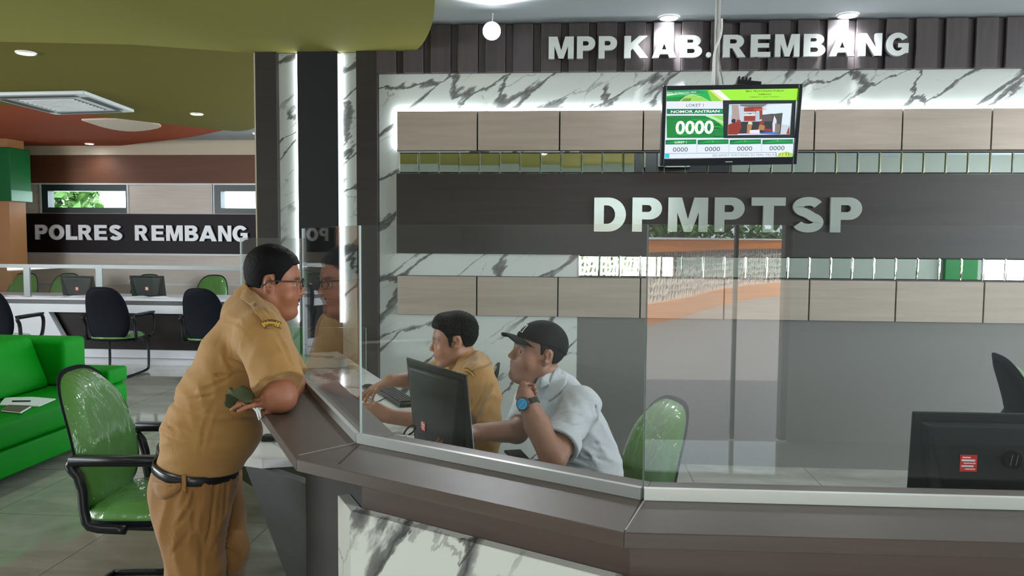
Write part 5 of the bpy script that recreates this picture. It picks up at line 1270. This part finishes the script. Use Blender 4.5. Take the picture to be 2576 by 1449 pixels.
    t_.chain([hn, P(482, 1300, 2.35), kN+vec(0, 0, .03), aN+vec(0, 0, -.02)], [.100, .098, .080, .078], .03)
    t_.chain([hf+vec(0, 0, 0), P(545, 1300, 2.52), kF+vec(-.015, 0, 0), aF+vec(0, 0, -.02)], [.100, .086, .074, .070], .025)
    t_.disp(masked(folds((1, .1, .15), (.1, 0, 1), .0065, 60, 16), P(520, 1290, 2.3), .20)); t_.disp(masked(folds((.5, 0, .85), (.8, 0, -.5), .005, 55, 20), P(560, 1400, 2.35), .13))
    t_.disp(lambda p: .006*np.exp(-(((p@unit(vec(1, 0, .07)).astype(np.float32)-float(P(490, 1300, 2.25)@unit(vec(1, 0, .07))))/.004)**2))*(p[:, 2] < .86))
    crease(t_, [[(483,1168),(486,1260),(489,1340),(486,1440)], [(452,1290),(478,1225),(500,1180)], [(546,1172),(536,1260),(515,1400)], [(572,1180),(566,1270),(535,1385)], [(592,1200),(588,1262)], [(440,1330),(470,1290),(484,1262)], [(530,1378),(570,1374),(598,1388),(612,1402)], [(430,1400),(460,1360),(480,1330)], [(560,1330),(590,1334),(612,1332)]], .0055, .006)
    TR = SDF(); TR.ops = list(t_.ops)
    t_.cut((pb+pf)/2+vec(0, 0, -.012), -hem_n, .0)
        # belt
    bc = (pb+pf)/2; b = MB()
    n = 40; ring = []
    uax = unit(pf-pb); vax = vec(0, 1, 0); up_ = -hem_n
    cen = (pb+pf)/2+vec(0, 0, -.014)
    for i in range(n):
        a = 2*PI*i/n; dv = uax*math.cos(a)+vax*math.sin(a); r0, r1 = 0, .4
        for _ in range(24):
            rm = (r0+r1)/2
            if TR(np.array([cen+dv*rm], np.float32))[0] < 0: r0 = rm
            else: r1 = rm
        ring.append(cen+dv*(r1+.003))
    for q in ring: b.v += [tuple(q+up_*.016), tuple(q-up_*.012), tuple(q-up_*.012-(unit(q-cen))*.004), tuple(q+up_*.016-(unit(q-cen))*.004)]
    for i in range(n):
        j = (i+1) % n
        for k_ in range(4): b.f.append((i*4+k_, i*4+(k_+1) % 4, j*4+(k_+1) % 4, j*4+k_)); b.m.append(0)
    b.obj('belt', mat('black_leather', (.012, .012, .014), .3), root, smooth=True)
    garment('trousers', t_, root, KH2, [P(378, 1180, 2.45), aN, aF, hf], .0052, .17)
    pkt = MB(); base_y = hn[1]-.3
    def onsurf(x, y):
        d_ = ray(x, y); w0, w1 = 1.9, 2.6
        for w in np.arange(2.0, 2.5, .004):
            if TR(np.array([CP+d_*w], np.float32))[0] < .0035: return CP+d_*w
        return CP+d_*2.3
    ol = [(384, 1211), (402, 1214), (420, 1216), (440, 1216), (456, 1214), (455, 1228), (447, 1239), (432, 1248), (412, 1256), (398, 1250), (388, 1236)]
    cx__ = (418, 1228); r1_ = [onsurf(*q) for q in ol]; r0_ = [onsurf(cx__[0]+(q[0]-cx__[0])*.5, cx__[1]+(q[1]-cx__[1])*.5) for q in ol]; c0 = onsurf(*cx__); n = len(ol)
    pkt.add(r1_+r0_+[c0], [(i, (i+1) % n, n+(i+1) % n, n+i) for i in range(n)]+[(n+i, n+(i+1) % n, 2*n) for i in range(n)])
    po = pkt.obj('pocket_flap', KH2, root, smooth=True); so = po.modifiers.new('s', 'SOLIDIFY'); so.thickness = .004; so.offset = 0
    lp = ring[int(n*.75) % n]; lq = P(480, 1156, 2.255)
    MB().box((-.006, -.003, -.024), (.006, .003, .022)).xf(Matrix.Translation(Vector(tuple(min(ring, key=lambda q: abs((q-lq)@uax)+(q[1] > cen[1])*9)+vec(0, -.005, 0))))).obj('belt_loop', KH2, root, bevel=.001)
    for nm, a_ in (('shoe', aN), ('shoe', aF)):
        z_ = .045 if a_ is aN else .05
        s_ = SDF().chain([vec(a_[0]-.03, a_[1], z_), vec(a_[0]+.08, a_[1]-.01, z_-.005), vec(a_[0]+.19, a_[1]-.015, .035)], [.045, .042, .034], .02).cut((0, 0, .001), (0, 0, -1)); s_.cone(vec(a_[0]-.01, a_[1], .10), vec(a_[0]-.01, a_[1], .04), .042, .042, .02)
        V, F = surface(s_, np.array([a_[0]-.15, a_[1]-.12, -.02]), np.array([a_[0]+.3, a_[1]+.12, .2]), .008); mesh_of(nm, V, F, M['black'], root)
    return root, fr
# ---- officer behind, typing
def build_officer():
    P = lambda x, y, w: atw(x, y, w)
    root = man_person('man in khaki uniform seated at the keyboard, looking left, with black swept-up hair')
    fr = Frame(P(1143, 856, 3.25), vec(-.97, -.20, -.10), unit(vec(-.03, 0, 1)), .96)
    base = (.31, .145, .085)
    nk = P(1190, 925, 3.27); Sn, Sf = P(1196, 965, 3.08), P(1120, 940, 3.45)
    En = P(1150, 1068, 2.98); Wn = P(985, 1048, 2.93)
    Ef = P(1050, 955, 3.40); Wf = P(985, 957, 3.28)
    sd = SDF().fn(head_sdf(fr), 0).cone(fr.W(0, -.022, -.05), nk, .050, .046, .02)
    sd.chain([P(1190, 960, 3.27), P(1190, 1000, 3.27), P(1180, 1100, 3.27), P(1170, 1180, 3.27)], [.05, .09, .10, .10], .03)
    sd.chain([Sn, En], [.05, .042], .02).chain([En, Wn], [.041, .028], .012).chain([Sf, Ef, Wf], [.05, .04, .028], .015)
    hand_ops(sd, Wn, unit(P(915, 1018, 2.95)-Wn), vec(-.1, -.45, .8), -1, [(.15, .2, .15), (.2, .3, .2), (.3, .4, .3), (.35, .4, .3)], .06, .35, .95)
    hand_ops(sd, Wf, unit(P(930, 985, 3.22)-Wf), vec(-.3, -.1, .95), 1, [(.15, .3, .2), (.2, .35, .25), (.25, .35, .2), (.3, .4, .2)], .12, .6, .98)
    sd.chain([P(1190, 1190, 3.2), P(1060, 1190, 3.15), vec(*P(1060, 1190, 3.15)[:2], .08)], [.08, .06, .04], .02).chain([P(1190, 1180, 3.4), P(1070, 1175, 3.4), vec(*P(1070, 1175, 3.4)[:2], .08)], [.08, .06, .04], .02)
    c = fr.o; allp = np.array([c, Wn, Wf, Sn, Sf, P(1200, 1190, 3.3), P(920, 1000, 3.0), vec(*P(1060, 1190, 3.15)[:2], .08)]); lo = allp.min(0)-.16; hi = allp.max(0)+.16
    fine = [(0, c[0]-.15, c[0]+.11, .0032), (1, c[1]-.11, c[1]+.11, .0038), (2, c[2]-.13, c[2]+.13, .0032), (2, Wn[2]-.06, Wf[2]+.05, .004), (1, Wn[1]-.08, Wn[1]+.1, .0045), (0, P(910, 1000, 3)[0], Wn[0]+.02, .0045)]
    body(root, sd, lo, hi, fine, base, fr, .25, .009)
    hair_obj(fr, root, t_side=.004, t_top=.012, quiff=.024, amp=.003, line=[(-.13, -.062), (-.085, -.060), (-.055, -.050), (-.036, -.02), (-.026, .026), (.008, .030), (.014, -.022), (.026, -.018), (.032, .022), (.045, .044), (.062, .060), (.11, .070)])
    eyes(fr, root)
    s = SDF()
    for dw in (-.07, .07): s.chain([P(1172, 1170, 3.27+dw), P(1183, 1080, 3.27+dw), P(1192, 1000, 3.27+dw), P(1188, 948, 3.27+dw*.7)], [.120, .125, .110, .080], .04)
    s.chain([Sn, nk+vec(0, 0, -.02), Sf], [.070, .070, .070], .04).cone(nk, fr.W(0, -.03, -.085), .072, .062, .02)
    def sleeve(a, b, ra, rb):
        ax_ = unit(b-a).astype(np.float32); return lambda p: np.maximum(d_cone(p, a, b+ax_*.05, ra, rb), (p-b.astype(np.float32))@ax_)
    s.fn(sleeve(Sn, P(1155, 1045, 2.99), .076, .072), .02).fn(sleeve(Sf, P(1068, 952, 3.42), .07, .062), .02)
    s.disp(masked(folds((.5, .1, .9), (.9, 0, -.3), .006, 55, 25), P(1220, 1000, 3.15), .2)); s.disp(masked(folds((.8, .1, .5), (.3, 0, 1), .005, 60, 25), P(1120, 930, 3.3), .12))
    crease(s, [[(1222,948),(1215,1000),(1190,1045)], [(1250,985),(1225,1030),(1205,1050)], [(1266,1030),(1235,1058)], [(1200,1000),(1170,1030)], [(1120,930),(1135,945)]], .007, .007, 2.6, 3.6)
    s.sub(lambda p: d_cone(p, fr.W(0, .01, -.03), fr.W(0, .045, -.14), .058, .048), .006)
    garment('shirt', s, root, KH, [P(1172, 1170, 3.27), Sn, Sf, nk, P(1155, 1045, 2.99)], .0075, .2)
    surf_patch(root, 'collar_flap', s, [(1192,886),(1212,880),(1236,890),(1246,908),(1222,920),(1190,930),(1168,948),(1152,938),(1172,910)], KH, .004, .005, 2.6, 3.6)
    ca0 = fr.W(0, -.024, -.095); cax = unit(vec(-.22, 0, 1.0))
    def collar(p):
        q = p-ca0.astype(np.float32); hgt = q@cax.astype(np.float32); rad = np.sqrt(np.maximum((q*q).sum(1)-hgt*hgt, 0)); return np.maximum(np.maximum(np.abs(rad-(.064-.18*hgt))-.0035, np.abs(hgt)-.018), q@fr.A[:, 1].astype(np.float32)-.018)
    V, F = surface(collar, ca0-.12, ca0+.12, .004); mesh_of('collar', V, F, KH, root)
    patch(root, P(1182, 935, 2.995), P(1200, 950, 3.0)-P(1165, 925, 3.0), vec(.35, -.1, 1), vec(.1, -.9, .35), .046, .014)
    t_ = SDF().chain([P(1190, 1190, 3.2), P(1060, 1190, 3.15), vec(*P(1060, 1190, 3.15)[:2], .10)], [.10, .08, .065], .03).chain([P(1190, 1180, 3.4), P(1070, 1175, 3.4), vec(*P(1070, 1175, 3.4)[:2], .10)], [.10, .08, .065], .03).ell(P(1185, 1180, 3.3), (.13, .17, .11), .04)
    garment('trousers', t_, root, KH2, [P(1190, 1190, 3.2), vec(*P(1060, 1190, 3.15)[:2], .10), P(1190, 1180, 3.4)], .011, .16)
    return root
# ---- man in the cap
def build_cap():
    P = lambda x, y, w: atw(x, y, w)
    root = man_person('seated man in a black cap and white shirt resting his chin on his fist')
    fr = Frame(P(1352, 887, 2.72), vec(-.88, -.44, .20), unit(vec(.16, .0, 1)), .95)
    base = (.28, .135, .085)
    nk = P(1412, 985, 2.76); Sn, Sf = P(1458, 1022, 2.60), P(1340, 1010, 2.93)
    En = P(1392, 1150, 2.40); Wn = P(1322, 1000, 2.46)
    Ef = P(1300, 1085, 2.78); Wf = P(1200, 1088, 2.62)
    sd = SDF().fn(head_sdf(fr, .15), 0).cone(fr.W(0, -.022, -.05), nk, .050, .046, .02)
    sd.chain([P(1425, 1030, 2.76), P(1450, 1080, 2.76), P(1470, 1180, 2.78), P(1475, 1260, 2.8)], [.05, .08, .10, .10], .03)
    sd.chain([Sn, En], [.05, .044], .02).chain([En, P(1352, 1070, 2.43), Wn], [.042, .040, .029], .012).chain([Sf, Ef, Wf], [.048, .042, .030], .015)
    fd_ = unit(fr.W(0, .07, -.105)-Wn+vec(.0, -.02, 0))
    hand_ops(sd, Wn, fd_, vec(-.75, -.55, .15), -1, [(1.1, 1.3, .8), (1.15, 1.35, .8), (1.2, 1.35, .8), (1.2, 1.3, .8)], .0, .15, .92, .1)
    hand_ops(sd, Wf, unit(P(1120, 1100, 2.50)-Wf), vec(0, -.2, 1), 1, [(.2, .3, .2)]*4, .05, .5, .95)
    sd.chain([P(1470, 1260, 2.7), P(1330, 1270, 2.65), vec(*P(1330, 1270, 2.65)[:2], .08)], [.08, .06, .04], .02).chain([P(1490, 1250, 2.95), P(1350, 1260, 2.95), vec(*P(1350, 1260, 2.95)[:2], .08)], [.08, .06, .04], .02)
    c = fr.o; allp = np.array([c, Wn, Wf, Sn, Sf, P(1475, 1260, 2.8), P(1110, 1100, 2.5), vec(*P(1330, 1270, 2.65)[:2], .08), vec(*P(1350, 1260, 2.95)[:2], .08)]); lo = allp.min(0)-.16; hi = allp.max(0)+.16
    fine = [(0, c[0]-.15, c[0]+.11, .0028), (1, c[1]-.12, c[1]+.11, .0033), (2, Wn[2]-.03, c[2]+.13, .0028), (1, Wn[1]-.06, c[1], .0036)]
    body(root, sd, lo, hi, fine, base, fr, .55, .0085)
    hair_obj(fr, root, t_side=.0028, t_top=.003, line=[(-.13, -.060), (-.06, -.056), (-.042, -.03), (-.028, .022), (.006, .030), (.012, .004), (.021, .004), (.028, .036), (.05, .07), (.2, .09)])
    eyes(fr, root)
    # cap: crown and visor
    capc = mat('black_cap_cloth', (.004, .004, .005), .85, spec=.2, bmp=.2, bscale=300)
    hd = head_sdf(fr, ears=False)
    def crown(p):
        q = fr.L(p); d = smin(hd(p)-.006*fr.s, d_ell(q, (0, -.012, .038), (.079, .096, .080))*fr.s, .01)
        line = .036+.10*(q[:, 1]+.02)-.35*np.clip(-q[:, 1]-.04, 0, 1)
        return smax(d, (line-q[:, 2])*fr.s, .004)
    cp_ = MB(); V, F = surface(crown, c-.16, c+.16, .0032); crown_o = mesh_of('cap', V, F, capc, root)
    vz = MB(); n = 22; m_ = 8
    for sf in (0, 1):
        for i in range(n+1):
            a = -1.20+2.40*i/n
            for j in range(m_+1):
                r = j/m_; y0 = .072*math.cos(a*.9)+.012; x0 = .076*math.sin(a)/math.sin(1.2)*.98; x1 = x0*.96; y1 = .094+.054*math.cos(a)**.8 if math.cos(a) > 0 else y0
                x = x0+(x1-x0)*r; y = y0+(max(y1, y0)-y0)*r; z = .047+.016*r-.022*(x/.076)**2*1.0-.012*r*r-(.0035 if sf else 0)
                vz.v.append(tuple(fr.W(x, y, z)))
    N_ = (n+1)*(m_+1); ix_ = lambda s_, i, j: s_*N_+i*(m_+1)+j
    for i in range(n):
        for j in range(m_): vz.f += [(ix_(0,i,j), ix_(0,i,j+1), ix_(0,i+1,j+1), ix_(0,i+1,j)), (ix_(1,i,j), ix_(1,i+1,j), ix_(1,i+1,j+1), ix_(1,i,j+1))]
        vz.f.append((ix_(0,i,m_), ix_(1,i,m_), ix_(1,i+1,m_), ix_(0,i+1,m_)))
    vz.m = [0]*len(vz.f); vo = vz.obj('visor', capc, crown_o, smooth=True)
    # white outline emblem on the cap front
    em = MB()
    def cs(x, z):
        y0, y1 = 0, .2
        for _ in range(22):
            ym = (y0+y1)/2
            if crown(np.array([fr.W(x, ym, z)], np.float32))[0] < 0: y0 = ym
            else: y1 = ym
        return fr.W(x, y1+.0012, z)
    pp = [(-.012, .066), (.014, .066), (.008, .094), (-.004, .094)]
    em.tube([cs(*q) for q in pp], .0018, 6, closed=True); em.obj('emblem', M['white'], crown_o)
    # shirt
    WS = cloth('white_shirt_cloth', (.42, .44, .45), .85)
    s = SDF()
    for dw in (-.07, .07): s.chain([P(1482, 1250, 2.78+dw), P(1472, 1180, 2.77+dw), P(1452, 1090, 2.76+dw), P(1424, 1015, 2.76+dw*.7)], [.125, .122, .105, .075], .04)
    s.chain([Sn, nk+vec(0, 0, -.03), Sf], [.068, .066, .066], .04).cone(nk, fr.W(0, -.03, -.09), .068, .060, .02)
    def sleeve(a, b, ra, rb):
        ax_ = unit(b-a).astype(np.float32); return lambda p: np.maximum(d_cone(p, a, b+ax_*.05, ra, rb), (p-b.astype(np.float32))@ax_)
    hN = P(1408, 1112, 2.455); hF = P(1312, 1070, 2.82)
    s.fn(sleeve(Sn, hN, .066, .062), .02).fn(sleeve(Sf, hF, .068, .056), .02)
    s.disp(masked(folds((.4, .2, .9), (.9, 0, -.4), .006, 60, 25), P(1480, 1120, 2.6), .2)); s.disp(masked(folds((.9, 0, .4), (.3, 0, 1), .004, 60, 25), P(1420, 1060, 2.5), .12))
    crease(s, [[(1478,975),(1497,1030),(1500,1090)], [(1420,1128),(1470,1142),(1538,1165)], [(1440,1105),(1500,1116),(1533,1128)], [(1400,1155),(1450,1172),(1500,1190)], [(1390,1050),(1430,1040),(1470,1048)], [(1425,1075),(1460,1072)], [(1352,985),(1340,1020),(1335,1060)]], .007, .006, 2.2, 3.2)
    s.sub(lambda p: d_cone(p, fr.W(0, .01, -.04), fr.W(0, .05, -.16), .056, .046), .006)
    garment('shirt', s, root, WS, [P(1482, 1250, 2.78), Sn, Sf, nk, hN], .0065, .2)
    surf_patch(root, 'collar_flap', s, [(1398,925),(1412,918),(1432,935),(1424,965),(1404,992),(1380,1010),(1366,1000),(1378,968)], WS, .004, .005, 2.2, 3.2)
    # rolled cuff of the near sleeve
    ax_ = unit(hN-Sn); V, F = surface(lambda p: (lambda q: (lambda h_, r_: np.maximum(np.abs(r_-.064)-.006, np.abs(h_)-.020))(q@ax_.astype(np.float32), np.sqrt(np.maximum((q*q).sum(1)-(q@ax_.astype(np.float32))**2, 0))))(p-hN.astype(np.float32)), hN-.11, hN+.11, .004); mesh_of('cuff', V, F, WS, root, smooth_it=3)
    ca0 = fr.W(0, -.026, -.100); cax = unit(vec(-.35, -.05, 1.0))
    def collar(p):
        q = p-ca0.astype(np.float32); hgt = q@cax.astype(np.float32); rad = np.sqrt(np.maximum((q*q).sum(1)-hgt*hgt, 0)); return np.maximum(np.maximum(np.abs(rad-(.064-.20*hgt))-.003, np.abs(hgt)-.018), q@fr.A[:, 1].astype(np.float32)-.018)
    V, F = surface(collar, ca0-.12, ca0+.12, .0038); mesh_of('collar', V, F, WS, root)
    t_ = SDF().chain([P(1470, 1260, 2.7), P(1330, 1270, 2.65), vec(*P(1330, 1270, 2.65)[:2], .10)], [.10, .08, .065], .03).chain([P(1490, 1250, 2.95), P(1350, 1260, 2.95), vec(*P(1350, 1260, 2.95)[:2], .10)], [.10, .08, .065], .03).ell(P(1480, 1255, 2.82), (.13, .17, .11), .04)
    garment('trousers', t_, root, cloth('dark_trousers', (.03, .03, .035)), [P(1470, 1260, 2.7), vec(*P(1330, 1270, 2.65)[:2], .10), P(1490, 1250, 2.95), vec(*P(1350, 1260, 2.95)[:2], .10)], .011, .16)
    # wrist watch
    ax2 = unit(Wn-P(1352, 1070, 2.43)); wc = Wn-ax2*.022
    wt = thing('wrist_watch', None, None); wt.parent = root
    face_n = unit(vec(-.35, -1, .12)); face_n = unit(face_n-ax2*(face_n@ax2)); sdx = np.cross(ax2, face_n)
    ring = [wc+(face_n*math.cos(a)+sdx*math.sin(a))*.0335 for a in np.linspace(0, 2*PI, 25)[:-1]]
    b = MB()
    for q in ring: o_ = unit(q-wc); b.v += [tuple(q-ax2*.009), tuple(q+ax2*.009), tuple(q+ax2*.009+o_*.003), tuple(q-ax2*.009+o_*.003)]
    for i in range(24):
        j = (i+1) % 24
        for k_ in range(4): b.f.append((i*4+k_, i*4+(k_+1) % 4, j*4+(k_+1) % 4, j*4+k_)); b.m.append(0)
    b.obj('watch_strap', M['black'], wt, smooth=False)
    fc = wc+face_n*.036
    def disc(c0, c1, r0, r1, n=28, **k): return MB().tube([c0, c1], [r0, r1], n)
    disc(fc, fc+face_n*.010, .0215, .0205).obj('watch_case', mat('dark_steel', (.05, .05, .055), .25, .8), wt)
    disc(fc+face_n*.010, fc+face_n*.0108, .0175, .0175).obj('watch_dial', mat('blue_dial', (.01, .30, .62), .3, emit=None), wt)
    hb = MB(); t0 = fc+face_n*.0112
    for i in range(12):
        a = 2*PI*i/12; dd = ax2*math.cos(a)+sdx*math.sin(a); hb.tube([t0+dd*.0130, t0+dd*.0155], .0009, 5)
    for a, L_ in ((1.1, .010), (4.4, .013)):
        dd = ax2*math.cos(a)+sdx*math.sin(a); hb.tube([t0, t0+dd*L_], .0008, 5)
    hb.obj('watch_hands', mat('pale_blue_marks', (.35, .75, .90), .4), wt)
    return root
lean, lean_fr = build_leaning(); build_officer(); build_cap()
# crumpled green face mask held in the leaning man's hand
mc = atw(602, 1003, 2.165)
def mk(p):
    q = p-mc.astype(np.float32); q = q@np.array([[1, 0, 0], [0, 1, 0], [0, 0, 1]], np.float32)
    w_ = .010*np.sin(q[:, 0]*90+2*np.sin(q[:, 2]*70))+.008*np.sin(q[:, 2]*120+q[:, 0]*60)
    return np.maximum(np.abs(q[:, 1]+w_)*.5-.0035, d_ell(q, (0, 0, 0), (.040, .05, .034))+.006*np.sin(q[:, 0]*170)*np.sin(q[:, 2]*150))
V, F = surface(mk, mc-.07, mc+.07, .0028)
msk = mesh_of('face_mask', V, F, mat('olive_green_mask', (.036, .046, .013), .8, var=.2), None); tag(msk, 'crumpled green cloth face mask held in the fingers of the leaning man', 'face mask')
b = MB(); Pm = lambda x, y: atw(x, y, 2.16)
b.tube([atw(618, 1018, 2.15), Pm(635, 1024), Pm(645, 1034), Pm(650, 1048), Pm(652, 1056), Pm(656, 1050), Pm(652, 1036), Pm(644, 1026)], .0028, 8)
b.obj('ear_loop', M['whitep'], msk, smooth=True)
